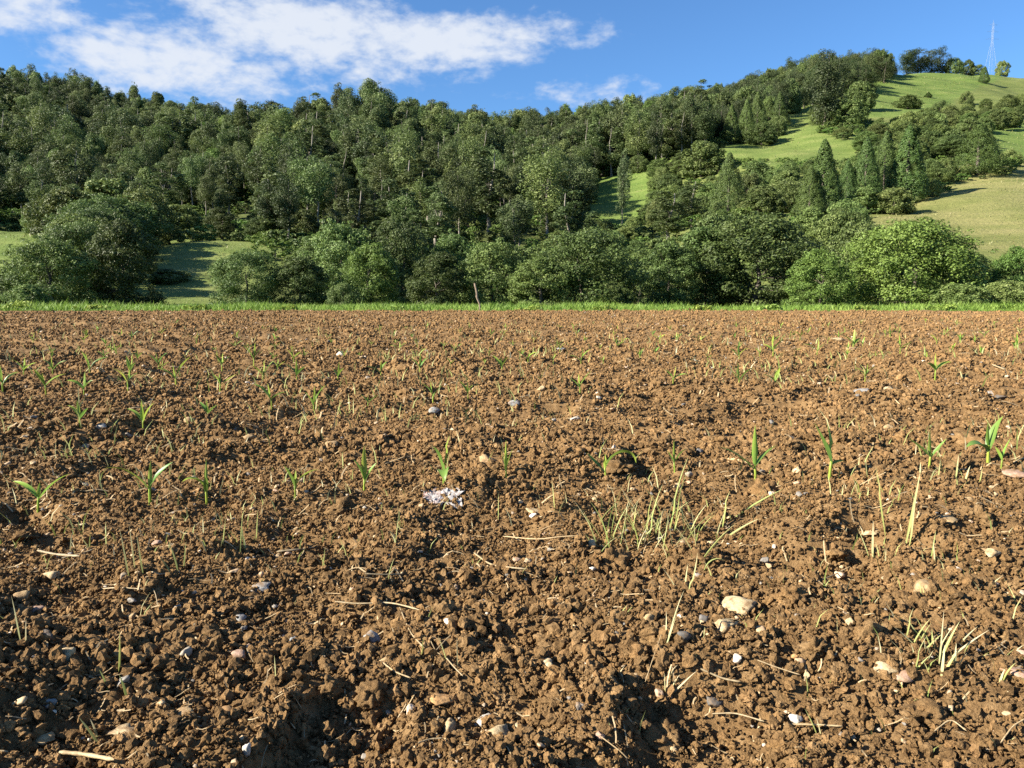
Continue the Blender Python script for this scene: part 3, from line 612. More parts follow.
# ---- the woods
def covers(u, vt, vb, wpx, y):
    for poly, y0, y1, dry in MEADOW:
        if y > y1: continue
        uu_, vv_ = np.meshgrid(np.linspace(u - wpx * .38, u + wpx * .38, 4), np.linspace(vt + 2, vb, 6))
        if inpoly(uu_, vv_, poly).mean() > .12: return True
    return False
HEROES = list(TREES)
def hides(u, vt, vb, wpx, y):
    for (hu, hvt, hw, hy) in HEROES:
        if hy < 140 or y > hy + 3: continue
        if abs(hu - u) < (hw * .5 + wpx * .42) and vt < hvt + (at_base[(hu, hvt)] - hvt) * .72: return True
    return False
at_base = {}
for (hu, hvt, hw, hy) in HEROES:
    xx, zz = stand(hu, hy); at_base[(hu, hvt)] = float(project(xx, hy, zz)[1])
def wood_points(n, y0, y1, umin, umax, seed):
    r = np.random.default_rng(seed); y = np.sqrt(r.uniform(y0 ** 2, y1 ** 2, n)); u = r.uniform(umin, umax, n)
    x = (u - 512) / FPX * y; z = terrain_h(x, y); u, v = project(x, y, z); return x, y, z, u, v, r
woods = []
x, y, z, u, v, r = wood_points(5200, 118, 470, -170, 700, 21)
cell = {}
for i in range(len(x)):
    ridge_v = np.interp(u[i], [640, 740, 800, 870, 1200], [170, 142, 112, 96, 60])
    if u[i] > 640 and v[i] > ridge_v: continue
    if y[i] < 150 and not (260 < u[i] < 660): continue
    if y[i] < 190 and r.random() < .72: continue
    key = (int(x[i] / 5.2), int(y[i] / 6.0))
    if key in cell: continue
    h = r.uniform(11.5, 18.5) * (0.75 + .5 * float(vnoise(x[i] / 40, y[i] / 40 + 3) * .5 + .5)) * (1.12 if r.random() < .12 else 1)
    if y[i] < 230: h *= .85
    h *= r.choice([.75, .9, 1.0, 1.0, 1.08, 1.18]); w = min(h, 18) * r.uniform(.46, .78)
    _, vt = project(x[i], y[i], z[i] + h)
    if covers(u[i], vt, v[i], w * FPX / y[i], y[i]) or hides(u[i], vt, v[i], w * FPX / y[i], y[i]): continue
    cell[key] = 1; woods.append((x[i], y[i], z[i], h, w, u[i], vt, 'euc'))
x, y, z, u, v, r = wood_points(4200, 250, 640, 600, 1150, 22)
for i in range(len(x)):
    ridge_v = np.interp(u[i], [600, 640, 740, 800, 870, 905, 960, 990, 1200], [165, 160, 138, 110, 92, 76, 71, 66, 50])
    if v[i] > ridge_v: continue
    if u[i] > 962 and r.random() < .8: continue
    key = (int(x[i] / 6.0), int(y[i] / 7.0))
    if key in cell: continue
    h = r.uniform(10, 17); w = h * r.uniform(.5, .8); _, vt = project(x[i], y[i], z[i] + h)
    if covers(u[i], vt, v[i], w * FPX / y[i], y[i]) or hides(u[i], vt, v[i], w * FPX / y[i], y[i]): continue
    cell[key] = 1; woods.append((x[i], y[i], z[i], h, w, u[i], vt, 'ridge'))
woods.sort(key=lambda t: -t[3] / t[1] - (0 if 2 < t[5] < 1022 else -9))
euc_coll = bpy.data.collections.new('wood_shapes')
rest = {'euc': [], 'ridge': []}; count = 0
def ranked(items, prefix, key_u, key_y, per=17):
    """a place for each of many look-alikes: its rank from the front and its number from the left in that rank"""
    out = {}; order = sorted(items, key=key_y)
    for b in range(0, len(order), per):
        for j, it in enumerate(sorted(order[b:b + per], key=key_u)): out[it] = '%s, %s from the left in the %s rank up' % (prefix, ORD[j], ORD[b // per])
    return out
ORD = ['first', 'second', 'third', 'fourth', 'fifth', 'sixth', 'seventh', 'eighth', 'ninth', 'tenth', 'eleventh', 'twelfth', 'thirteenth', 'fourteenth', 'fifteenth', 'sixteenth', 'seventeenth', 'eighteenth', 'nineteenth', 'twentieth']
def wood_label(u_, y_, vt, kind):
    if kind == 'ridge': return ('tree on the right ridge', 'wood on the right ridge')
    if y_ < 185: return ('eucalyptus on the lower slope', 'eucalyptuses of the lower slope')
    if u_ < 215: return ('eucalyptus on the left hill', 'wood on the left hill')
    if u_ < 530: return ('eucalyptus on the middle hill', 'wood on the middle hill')
    return ('eucalyptus in the valley', 'wood in the valley')
_near = [t for t in woods if 2 < t[5] < 1022][:300]; WL = {}
for lab_ in {wood_label(t[5], t[1], t[6], t[7])[0] for t in _near}:
    WL.update(ranked([t for t in _near if wood_label(t[5], t[1], t[6], t[7])[0] == lab_], lab_, lambda t: t[5], lambda t: t[1]))
for t_ in woods:
    (x_, y_, z_, h, w, u_, vt, kind) = t_
    k = R.randrange(6)
    if count < 300 and 2 < u_ < 1022:
        lab, grp = WL[t_], wood_label(u_, y_, vt, kind)[1]; tree('eucalyptus_tree' if kind == 'euc' else 'ridge_tree', EUC[k] if kind == 'euc' else (PINE + PINE + OLIVE[:1])[R.randrange(5)], (x_, y_, z_), h, w, R.uniform(0, 6.28), lab, grp); count += 1
    else: rest[kind].append((x_, y_, z_, h, w, R.choice([6, 7, 6, 7, 8]) if kind == 'ridge' else (k if R.random() < .74 else R.choice([6, 7, 8, 9, 10, 11, 12]))))
def crown_coll(name, plist):
    c = bpy.data.collections.new(name)
    for k, (tr, cr, H0, W0) in enumerate(plist):                       # trunk and crown in one shape, scaled to unit height and width
        vv = []; ff = []; off = 0; tint = []; mi = []
        for q, me in enumerate((tr, cr)):
            a = np.empty(len(me.vertices) * 3); me.vertices.foreach_get('co', a); a = a.reshape(-1, 3) / np.array([W0, W0, H0]); fi = np.empty(len(me.polygons) * 4, np.int32); me.loops.foreach_get('vertex_index', fi)
            vv.append(a); ff.append(fi.reshape(-1, 4) + off); off += len(a); mi += [q] * (len(fi) // 4)
            tt = np.zeros(len(me.polygons), np.float32)
            if q: me.attributes['tint'].data.foreach_get('value', tt)
            tint.append(tt)
        m = mesh_np('far_tree', np.concatenate(vv), np.concatenate(ff), tr.materials[0], False, [('tint', 'FACE', np.concatenate(tint))]); m.materials.append(cr.materials[0])
        m.polygons.foreach_set('material_index', np.array(mi, np.int32))
        c.objects.link(bpy.data.objects.new('far_tree_%02d' % k, m))
    return c
allr = rest['euc'] + [t for t in rest['ridge']]
A = np.array([t[:5] for t in allr]); kk = np.array([t[5] for t in allr])
far = scatter('far_wood', crown_coll('far_wood_shapes', EUC + PINE + OLIVE + [BRIGHT[1], BROAD[1]]), A[:, :3], np.stack([A[:, 4], A[:, 4], A[:, 3]], -1), np.stack([0 * kk, 0 * kk, rng.uniform(0, 6.28, len(kk))], -1), kk)
tag(far, 'mass of further eucalyptus woodland covering the hillsides', 'wood', kind='stuff')
# ---- scrub of the right slope, each bush its own
x, y, z, u, v, r = wood_points(2600, 95, 430, 560, 1090, 23); sh = []; cell2 = {}
for i in range(len(x)):
    ridge_v = np.interp(u[i], [600, 640, 740, 800, 870, 905, 960, 990, 1200], [175, 172, 150, 122, 104, 76, 66, 60, 50])
    if v[i] < ridge_v: continue
    key = (int(x[i] / 7.0), int(y[i] / 8.5))
    if key in cell2: continue
    h = r.uniform(3.0, 7.0); w = h * r.uniform(.9, 1.4); _, vt = project(x[i], y[i], z[i] + h); wpx = w * FPX / y[i]
    if covers(u[i], vt, v[i], wpx, y[i]) or hides(u[i], vt, v[i], wpx, y[i]): continue
    cell2[key] = 1; sh.append((x[i], y[i], z[i], h, w, u[i], vt))
sh.sort(key=lambda t: -t[4] / t[1])
_zone = lambda u_: 'left of the tall cypress' if u_ < 800 else ('between the cypresses' if u_ < 925 else 'right of the cypresses')
shl = [t for t in sh if 4 < t[5] < 1021][:230]; SL = {}
for zn in {_zone(t[5]) for t in shl}: SL.update(ranked([t for t in shl if _zone(t[5]) == zn], 'bush ' + zn, lambda t: t[5], lambda t: t[1]))
for t_ in shl:
    (x_, y_, z_, h, w, u_, vt) = t_; zone = _zone(u_)
    tree('scrub_bush', (OLIVE + [BROAD[3], BROAD[1]])[R.randrange(5)], (x_, y_, z_), h, w, R.uniform(0, 6.28), SL[t_], 'scrub ' + zone, 'bush')
# ---- brambles and ferns under the wood
x, y, z, u, v, r = wood_points(5200, 88, 330, -60, 1090, 24); mdw, _ = meadow_at(x, y, z); k = mdw < .5
k &= ~((u > 640) & (r.random(len(u)) < .35)); x, y, z, u, v = x[k], y[k], z[k], u[k], v[k]; hgt = r.uniform(.8, 2.6, len(x)); ok = []
for i in range(len(x)):
    _, vt = project(x[i], y[i], z[i] + hgt[i]); ok.append(not covers(u[i], vt, v[i], 6, y[i]))
ok = np.array(ok); x, y, z, hgt = x[ok], y[ok], z[ok], hgt[ok]; wd = hgt * r.uniform(1.2, 2.4, len(x))
UNDER = [broad_proto(81 + i, 3, 5, 34, 22, .42, M_BRIGHT if i else M_SHRUB, .0, .1) for i in range(2)]
und = scatter('undergrowth', crown_coll('undergrowth_shapes', UNDER), np.stack([x, y, z], -1), np.stack([wd, wd, hgt], -1), np.stack([0 * x, 0 * x, r.uniform(0, 6.28, len(x))], -1), r.integers(0, 2, len(x)))
tag(und, 'green brambles and ferns under the trees on the hillside', 'undergrowth', kind='stuff')

def blades(n, x, y, z, h, wdt, lean, r, mat, name, tint):
    a = r.uniform(0, 6.28, n); dx, dy = np.cos(a), np.sin(a); la = r.uniform(0, 6.28, n); lx, ly = np.cos(la) * lean * h, np.sin(la) * lean * h
    b = np.stack([x, y, z], -1); sd = np.stack([dx, dy, 0 * dx], -1) * (wdt / 2)[:, None]
    m = b + np.stack([lx * .3, ly * .3, h * .55], -1); t = b + np.stack([lx, ly, h], -1)
    v = np.stack([b - sd, b + sd, m + sd * .8, m - sd * .8, t], 1).reshape(-1, 3); i = np.arange(n)[:, None] * 5
    f = np.concatenate([i + np.array([[0, 1, 2]]), i + np.array([[0, 2, 3]]), i + np.array([[3, 2, 4]])])
    return mesh_np(name, v, f, mat, False, [('tint', 'FACE', np.tile(tint, 3))])
r = np.random.default_rng(62); xm = r.uniform(-130, 380, 260000); ym = r.uniform(50, 560, 260000); k = r.random(260000) < (120 / np.maximum(ym, 60)) ** 1.0; xm, ym = xm[k], ym[k]
zm = terrain_h(xm, ym); um, vm = project(xm, ym, zm); mk, dk = meadow_at(xm, ym, zm); k = (mk > .5) | ((um > 655) & (ym > 95) & (ym < 300) & (vm > 130) & (r.random(len(um)) < .5)); xm, ym, zm, dk = xm[k], ym[k], zm[k], dk[k]; n = len(xm)
cl_ = vnoise(xm / 5, ym / 4); hh = r.uniform(.10, .34, n) * (1 + .7 * cl_) * (ym / 110) ** .5; tint = np.clip(.35 + .35 * dk + .25 * cl_ + r.normal(0, .15, n), 0, 1)
g = link('meadow_grass', blades(n, xm, ym, zm - .03, hh, hh * r.uniform(.2, .45, n), .6, r, M_MEADOW, 'meadow_grass', tint)); tag(g, 'tufts of longer grass on the hillside meadows', 'grass', kind='stuff')
r = np.random.default_rng(61); n = 60000
y = FIELD_END - .35 + 13 * r.random(n) ** 1.6; x = r.uniform(-1, 1, n) * (y * .95)
edge = .8 * vnoise(x * .35, y * 0 + 2) + .35 * vnoise(x * 1.7, y * 0 + 9); y = y + edge * (y < 44)
hh = r.uniform(.16, .46, n) * (.75 + .5 * (vnoise(x * .8, y * .8) * .5 + .5)); hh = hh * np.where(y < FIELD_END + .7, .55, 1) * np.where(r.random(n) < .03, 1.4, 1) * (1 + .45 * vnoise(x * .22 + 4, y * .3))
tint = np.clip(.45 + .3 * vnoise(x * .5, y * .7) + r.normal(0, .16, n), 0, 1)
g = link('grass', blades(n, x, y, terrain_h(x, y) - .01, hh, r.uniform(.03, .06, n), .45, r, M_GRASS, 'grass', tint)); tag(g, 'strip of bright green grass between the ploughed field and the trees', 'grass', kind='stuff')
# broad-leaved weeds standing in the verge
wm = []
for (u, v_, s_, lab) in [(95, 303, .3, 'leafy weed clump in the verge below the tall rounded tree'), (290, 303, .32, 'leafy weed clump in the verge right of the lone bush'), (395, 303, .26, 'small leafy weed clump in the verge left of the post'), (602, 304, .3, 'leafy weed clump in the verge below the broad pale tree'), (770, 303, .34, 'leafy weed clump in the verge left of the low bright bush'), (940, 303, .34, 'leafy weed clump in the verge right of the bright spreading tree'), (1000, 304, .3, 'leafy weed clump at the right end of the verge'), (12, 300, .55, 'yellow green broad leaved weed clump at the left end of the verge'), (531, 305, .30, 'yellow green dock clump in the verge right of the post'), (700, 306, .3, 'small leafy weed clump in the verge below the big dark tree'), (200, 304, .3, 'leafy weed clump in the verge below the shaded meadow'), (862, 305, .28, 'leafy weed clump in the verge below the bright spreading tree')]:
    rr_ = np.random.default_rng(int(u)); yy = 42.0; xx = (u - 512) / FPX * yy; zz = float(terrain_h(xx, yy)[0])
    c = np.stack([rr_.normal(0, s_ * 1.1, 14), rr_.normal(0, s_ * .6, 14), rr_.uniform(.1, s_, 14)], -1)
    P, Nn, S, T = cluster_leaves(c, np.full(14, s_ * .42), 22, .17, rr_, .8); P[:, 2] = np.maximum(P[:, 2], .02)
    e = link('weed_clump', None, None, (xx, yy, zz)); link('foliage', leaves_mesh('foliage', P, Nn, S, M_GRASS, rr_, tint=T * .3 + .65), e)
    v2, f2 = tubes([(np.array([[0, 0, -.03], c[j] * .5, c[j]]), np.array([.012, .009, .004]), 5) for j in range(6)]); link('stem', mesh_np('stem', v2, f2, M_GRASS, True), e)
    tag(e, lab, 'weed', 'weeds in the verge')
# leaning post
py = 42.3; pb = at_depth(478, 307, py); pz = float(terrain_h(pb[0], py)[0])
pe = link('wooden_post', None, None, (pb[0], py, pz))
kx = [(480, 311), (479.5, 304), (477, 298), (476.6, 292), (474.5, 283)]
pts = np.array([at_depth(a, b, py) for a, b in kx]) - np.array([pb[0], py, pz]); pts[:, 1] += np.array([0, .01, .03, .02, .05])
v2, f2 = tubes([(pts, np.array([.055, .05, .062, .05, .047]), 9)]); v2 = v2 + .006 * np.random.default_rng(4).normal(size=v2.shape)
link('shaft', mesh_np('shaft', v2, f2, M_POST, True), pe)
v2, f2 = tubes([(pts[2] + np.array([[0, 0, 0], [-.05, 0, .05], [-.08, .0, .13]]), np.array([.03, .022, .014]), 6)]); link('branch_stub', mesh_np('branch_stub', v2, f2, M_POST, True), pe)
tag(pe, 'crooked weathered wooden post leaning in the grass verge', 'post')
# pylon on the right hilltop
def pylon(u, vt, vb, y, label):
    x, z = stand(u, y); Hp = at_depth(u, vt, y)[2] - z
    e = link('power_pylon', None, None, (x, y, z)); b = Hp * .085
    def leg_at(t, sx, sy):
        k = b * ((1 - t / .62) * .86 + .14 if t < .62 else .14 + .0 * t); return np.array([sx * k, sy * k, t * Hp])
    for sx in (-1, 1):
        for sy in (-1, 1):
            v, f = tubes([(np.array([leg_at(t, sx, sy) for t in (-.02, .3, .62, .95)]), np.array([.06, .055, .045, .035]), 4)]); link('leg', mesh_np('leg', v, f, M_STEEL), e)
    br = []
    ts = [0, .12, .23, .33, .42, .5, .56, .62, .69, .76, .83, .9]
    for t0, t1 in zip(ts, ts[1:]):
        for (a, c) in (((-1, -1), (1, -1)), ((1, -1), (1, 1)), ((1, 1), (-1, 1)), ((-1, 1), (-1, -1))):
            br.append((np.array([leg_at(t0, *a), leg_at(t1, *c)]), np.array([.016, .016]), 4)); br.append((np.array([leg_at(t0, *c), leg_at(t1, *a)]), np.array([.016, .016]), 4))
    v, f = tubes(br); link('lattice_bracing', mesh_np('lattice_bracing', v, f, M_STEEL), e)
    for t in (.66, .79, .91):
        wv = b * (1.5 if t < .7 else 1.25 if t < .85 else .9); z0 = t * Hp
        v, f = tubes([(np.array([[-wv, 0, z0], [0, -b * .14, z0 + .9]]), np.array([.035, .035]), 4), (np.array([[wv, 0, z0], [0, -b * .14, z0 + .9]]), np.array([.035, .035]), 4), (np.array([[-wv, 0, z0], [wv, 0, z0]]), np.array([.035, .035]), 4)]); link('crossarm', mesh_np('crossarm', v, f, M_STEEL), e)
    v, f = tubes([(np.array([[0, 0, .93 * Hp], [0, 0, Hp]]), np.array([.1, .04]), 5)]); link('peak', mesh_np('peak', v, f, M_STEEL), e)
    tag(e, label, 'pylon')
pylon(990, 20, 66, 610, 'grey lattice power pylon on the right hilltop')

# ------------------------------------------------------------------ maize seedlings
ORD = ['first', 'second', 'third', 'fourth', 'fifth', 'sixth', 'seventh', 'eighth', 'ninth', 'tenth', 'eleventh', 'twelfth', 'thirteenth', 'fourteenth', 'fifteenth', 'sixteenth', 'seventeenth', 'eighteenth', 'nineteenth', 'twentieth']
def ribbon(base, az, length, rise, droop, width, nseg=9, fold=.25, twist=0.):
    """a maize leaf: narrow at the sheath, widest a third along, tapering to a point, arching over"""
    P = [np.zeros(3)]; el = rise
    for i in range(nseg):
        st = length / nseg; P.append(P[-1] + st * np.array([math.cos(az) * math.cos(el), math.sin(az) * math.cos(el), math.sin(el)])); el -= droop / nseg * (.5 + i / nseg)
    P = np.array(P); t = np.linspace(0, 1, nseg + 1); w = 1.0 * width * np.clip((.35 + 2.2 * t) * (t < .3) + (1.01 - ((t - .3) / .7) ** 2.0) * (t >= .3), .03, 1)
    tg = unit(np.gradient(P, axis=0)); side = np.array([-math.sin(az), math.cos(az), 0]); V = []
    for i in range(nseg + 1):
        s = side * math.cos(twist * t[i]) + np.cross(tg[i], side) * math.sin(twist * t[i]); nn_ = np.cross(s, tg[i]); nn_ = nn_ if nn_[2] > -.2 else -nn_
        V += [P[i] - s * w[i] / 2 + nn_ * w[i] * fold, P[i], P[i] + s * w[i] / 2 + nn_ * w[i] * fold]
    return np.array(V) + base, grid_faces(nseg + 1, 3)
def seedling(p, h, leafs, label, group, name='maize_seedling', tilt=(0, 0)):
    e = link(name, None, None, p); top = np.array([tilt[0] * h, tilt[1] * h, h * .42])
    v, f = tubes([(np.array([[0, 0, -.02], top * .5, top]), np.array([.0034, .0030, .0024]) * (h / .1), 6)])
    link('stem', mesh_np('stem', v, f, M_MAIZE, True, [('tint', 'FACE', np.full(len(f), .75))]), e)
    for (az, ln, rise, droop, wd, tn) in leafs:
        v, f = ribbon(top * R.uniform(.55, 1.0), az, ln * h * 1.05, rise, droop, wd * h * 1.18, twist=R.uniform(-.9, .9))
        link('leaf', mesh_np('leaf', v, f, M_MAIZE, True, [('tint', 'FACE', np.clip(tn + .02 + .15 * np.linspace(-1, 1, len(f)), 0, 1))]), e)
    tag(e, label, 'seedling', group); return e
LFT, RGT, BCK, FRT = math.pi, 0., math.pi / 2, -math.pi / 2
ROW1 = [  # u, v of the foot, height px, leaves, label
 (38, 517, 34, [(LFT - .3, .95, .75, .9, .13, .6), (RGT + .3, 1.05, .95, .7, .14, .5), (BCK, .5, 1.4, .2, .09, .7)], 'seedling with leaves spread in a V, leftmost of the nearest row'),
 (150, 503, 40, [(LFT + .1, 1.2, .95, 1.3, .13, .85), (RGT + .3, .8, 1.0, .5, .15, .2), (BCK, .75, 1.45, .2, .09, .7)], 'seedling with one long yellowish leaf reaching out to the left'),
 (207, 504, 38, [(LFT + .8, .75, 1.1, 1.9, .20, .8), (FRT + .4, .6, 1.2, .5, .12, .4), (BCK, .9, 1.5, .1, .07, .6)], 'bright seedling with a folded broad leaf, third in the nearest row'),
 (296, 499, 34, [(RGT + .1, .95, 1.0, 1.2, .11, .8), (LFT + .6, .8, 1.25, .2, .15, .4), (BCK, .6, 1.4, .2, .10, .6)], 'seedling with an arching pale leaf to the right'),
 (364, 494, 40, [(LFT, .65, 1.3, .5, .12, .55), (RGT, .7, 1.2, .4, .13, .3), (BCK, .9, 1.5, .1, .13, .8)], 'upright seedling with a yellow top left of the white paper'),
 (444, 487, 46, [(LFT + .5, .72, 1.35, .4, .22, .35), (FRT + .15, .6, .6, 2.4, .24, .15), (RGT + .2, .8, 1.45, .2, .10, .6)], 'broad leaved seedling standing right behind the white paper'),
 (506, 482, 34, [(LFT, .7, 1.4, .2, .08, .35), (RGT + .2, .75, 1.35, .2, .10, .5), (BCK, .95, 1.5, .1, .08, .8)], 'thin upright seedling right of the tan stone'),
 (606, 481, 36, [(RGT + .1, 1.35, 1.25, 3.2, .20, .55), (LFT - .2, .8, .75, -.2, .13, .1), (BCK, .5, 1.4, .1, .08, .8)], 'seedling with one leaf arching over and hanging down to the right'),
 (675, 473, 30, [(LFT, .6, 1.2, .4, .15, .3), (RGT, .65, 1.1, .5, .14, .4), (BCK, .8, 1.5, .1, .08, .7)], 'small seedling behind the pale grass tuft'),
 (756, 482, 44, [(LFT + .05, 1.0, .75, .5, .12, .3), (RGT + .2, .72, .85, .3, .17, .2), (BCK, .98, 1.5, .05, .12, .65)], 'open three leaved seedling beside a pale stick'),
 (829, 480, 50, [(LFT + .2, .9, 1.15, .1, .17, .2), (BCK + .3, .75, 1.4, .2, .11, .6), (RGT, .3, .6, .8, .12, .2)], 'tall seedling with a dark leaf slanting up to the left'),
 (929, 468, 34, [(LFT, .9, .8, .4, .13, .2), (RGT, .7, 1.0, .2, .09, .4), (BCK, .8, 1.5, .1, .10, .6)], 'thin seedling left of the two leaved one near the right edge'),
 (988, 464, 42, [(RGT + .4, .85, 1.25, .5, .20, .35), (LFT + .1, .55, .7, 1.6, .22, .05), (BCK, .6, 1.5, .1, .08, .6)], 'tall seedling with a broad upright leaf near the right edge'),
 (1001, 470, 26, [(RGT, .8, 1.3, .2, .14, .5), (LFT, .6, 1.2, .3, .12, .5)], 'short seedling touching the broad leaved one near the right edge')]
for u, v, hp, lf, lab in ROW1:
    p = on_soil(u, v); seedling(p, hp * .92 * float(np.hypot(p[0], p[1])) / FPX, lf, 'maize ' + lab, 'maize seedlings of the nearest row', tilt=(R.uniform(-.05, .05), 0))
def rand_leaves():
    a = R.choice([0, math.pi]) + R.uniform(-.7, .7)
    return [(a, R.uniform(.7, 1.05), R.uniform(.7, 1.2), R.uniform(.2, 1.3), R.uniform(.12, .2), R.uniform(.2, .8)), (a + math.pi + R.uniform(-.5, .5), R.uniform(.6, .95), R.uniform(.8, 1.3), R.uniform(.2, 1.), R.uniform(.12, .19), R.uniform(.2, .7)), (R.uniform(0, 6.28), R.uniform(.6, .95), 1.45, .15, R.uniform(.08, .13), .65)]
ROWS = {'second row': [(80, 427, 22), (143, 424, 24), (208, 420, 18), (272, 417, 24), (314, 413, 26), (368, 408, 14), (433, 405, 22), (468, 399, 16), (580, 394, 20), (673, 384, 18), (739, 386, 20), (775, 388, 18), (865, 380, 14), (935, 380, 22)],
        'third row': [(3, 394, 20), (46, 395, 20), (84, 393, 18), (128, 391, 20), (176, 387, 22), (220, 387, 18), (263, 383, 20), (297, 381, 20), (338, 381, 16), (381, 378, 18), (420, 375, 18), (502, 371, 18), (528, 364, 16), (581, 365, 16), (640, 362, 14), (739, 362, 16), (773, 357, 16), (817, 356, 14), (853, 351, 18), (900, 354, 14)],
        'fourth row': [(24, 378, 16), (53, 377, 16), (90, 376, 18), (130, 373, 20), (159, 371, 18), (222, 371, 16), (254, 368, 18), (294, 367, 16), (344, 360, 12), (400, 356, 12), (455, 354, 12), (560, 352, 11), (617, 349, 11), (700, 347, 11), (1017, 351, 14), (960, 345, 12), (800, 341, 10), (890, 338, 10)]}
for rn, lst in ROWS.items():
    lst.sort()
    for i, (u, v, hp) in enumerate(lst):
        p = on_soil(u, v); seedling(p, hp * .98 * float(np.hypot(p[0], p[1])) / FPX, rand_leaves(), 'maize seedling, %s from the left in the %s' % (ORD[i], rn), 'maize seedlings of the ' + rn)
far_s = []
for b_, vv_ in enumerate((364, 356, 349, 343, 338, 333, 329)):
    us = np.arange(-8, 1040, 56 - 2 * b_) + np.array([R.uniform(-20, 20) for _ in range(len(np.arange(-8, 1040, 56 - 2 * b_)))])
    us = [u for u in us if R.random() < .82 and 4 < u < 1020][:20]
    far_s += [(float(u), vv_ - 6 * (float(u) - 512) / 512 + R.uniform(-2, 2), ORD[b_], ORD[j]) for j, u in enumerate(us)]
for i, (u, v, o1, o2) in enumerate(far_s):
    p = on_soil(u, v); dpt = float(np.hypot(p[0], p[1])); seedling(p, min(.11, R.uniform(6.5, 10) * dpt / FPX), rand_leaves(), 'tiny maize seedling, %s from the left in the %s of the distant rows' % (o2, o1), 'distant maize seedlings')

# ------------------------------------------------------------------ grass tufts and sprouts in the soil
def tuft(p, bl, label, group=None, name='grass_tuft', cat='grass'):
    """bl: (dx, dy, az, length, rise, droop, width, tint)"""
    e = link(name, None, None, p)
    for (dx, dy, az, ln, rise, droop, wd, tn) in bl:
        v, f = ribbon(np.array([dx, dy, float(soil_h(p[0] + dx, p[1] + dy)) - p[2] - .004]), az, ln, rise, droop, wd * 1.1, nseg=7, fold=.3)
        link('blade', mesh_np('blade', v, f, M_TUFT, True, [('tint', 'FACE', np.clip(tn + .25 * np.linspace(-.6, 1, len(f)), 0, 1))]), e)
    return tag(e, label, cat, group)
def px_blades(spec, p):
    """spec: (u, v foot, length px, lean (-1 left .. 1 right), droop, width px, tint)"""
    out = []
    for (u, v, ln, lean, droop, w, tn) in spec:
        q = on_soil(u, v); d = float(np.hypot(q[0], q[1])) / FPX; az = (0 if lean >= 0 else math.pi) + R.uniform(-.35, .35)
        out.append((q[0] - p[0], q[1] - p[1], az, ln * d, math.pi / 2 - abs(lean), droop, w * d, tn))
    return out
p = on_soil(640, 545)
sp_ = [(604, 548, 60, .1, .3, 2.6, .15), (610, 552, 52, -.15, .4, 2.4, .2), (612, 540, 34, .25, .2, 2.2, .4), (620, 545, 46, .1, .2, 2, .6), (628, 550, 38, -.2, .6, 2.2, .5), (636, 556, 30, .15, .3, 2, .7), (642, 545, 44, -.3, .5, 2.2, .3), (648, 540, 50, .12, .2, 2.4, .35), (655, 536, 30, .2, .2, 2, .5), (662, 552, 58, .08, .2, 2.6, .6), (669, 530, 66, .12, .15, 3.2, .35), (674, 532, 60, .06, .25, 2.6, .3), (666, 548, 42, -.25, .4, 2.2, .55), (684, 528, 36, -.05, .2, 2.2, .6), (690, 532, 30, .3, .3, 2, .55), (598, 556, 26, .4, .4, 2, .45), (650, 556, 30, .3, .2, 2, .8), (632, 535, 32, .05, .2, 2, .45), (618, 560, 22, -.5, .3, 1.8, .8)]
sp_ = [(a_, b_, c_ * 1.2, d_ * 1.3, e_ * 1.5, f_, g_) for (a_, b_, c_, d_, e_, f_, g_) in sp_] + [(R.uniform(594, 700), R.uniform(515, 562), R.uniform(18, 58), R.uniform(-.55, .55), R.uniform(.1, .9), R.uniform(1.2, 2.0), R.uniform(.1, .8)) for _ in range(40)]
tuft(p, px_blades(sp_, p), 'wide tuft of pale upright grass blades right of centre')
p = on_soil(935, 668)
sp_ = [(938, 668, 58, .02, .05, 2.6, .75), (926, 655, 40, -.75, .2, 3, .8), (934, 655, 44, -.35, .3, 2.6, .4), (940, 660, 42, .45, .2, 2.6, .4), (946, 660, 48, .7, .1, 3.2, .85), (955, 648, 30, .55, .1, 2.6, .8), (910, 650, 38, .35, .3, 2.4, .4), (905, 640, 34, .12, .2, 2.2, .45), (914, 672, 40, .1, .4, 2.2, .5), (912, 674, 26, .55, .2, 2.2, .35), (942, 676, 34, .55, .3, 2.6, .45), (940, 680, 36, .05, .1, 3, .8), (953, 672, 30, .02, .1, 2.6, .8), (920, 640, 32, -.5, .3, 2.4, .6), (930, 676, 22, -.3, .4, 2.2, .5)]
sp_ += [(R.uniform(904, 958), R.uniform(640, 676), R.uniform(16, 36), R.uniform(-.7, .7), R.uniform(.1, .5), R.uniform(1.3, 2.2), R.uniform(.3, .95)) for _ in range(12)]
tuft(p, px_blades(sp_, p), 'tuft of stiff whitish and green blades at the lower right')
p = on_soil(690, 590)
sp_ = [(688, 594, 46, .22, -.1, 3.2, .6), (698, 565, 60, .55, .25, 4.2, .4), (684, 590, 30, .05, .2, 2.6, .7), (704, 572, 30, .2, 2.4, 3, .35), (712, 580, 26, -.25, .6, 2.4, .5), (677, 590, 30, -.45, .3, 2.4, .85), (722, 540, 44, .95, .2, 3.6, .6), (730, 520, 60, .92, .15, 4, .3), (722, 528, 40, .05, .4, 3.2, .35), (716, 540, 34, .2, .2, 2.4, .7)]
tuft(p, px_blades(sp_, p), 'long bent grass stalk slanting up to the right below the wide tuft')
p = on_soil(668, 644)
tuft(p, px_blades([(666, 645, 52, .35, -.2, 3.2, .85), (668, 642, 60, .2, .2, 2.6, .7), (665, 640, 34, .02, .0, 2.2, .8)], p), 'pale bent stalk rising from a dark hollow left of the cream stones')
p = on_soil(667, 698)
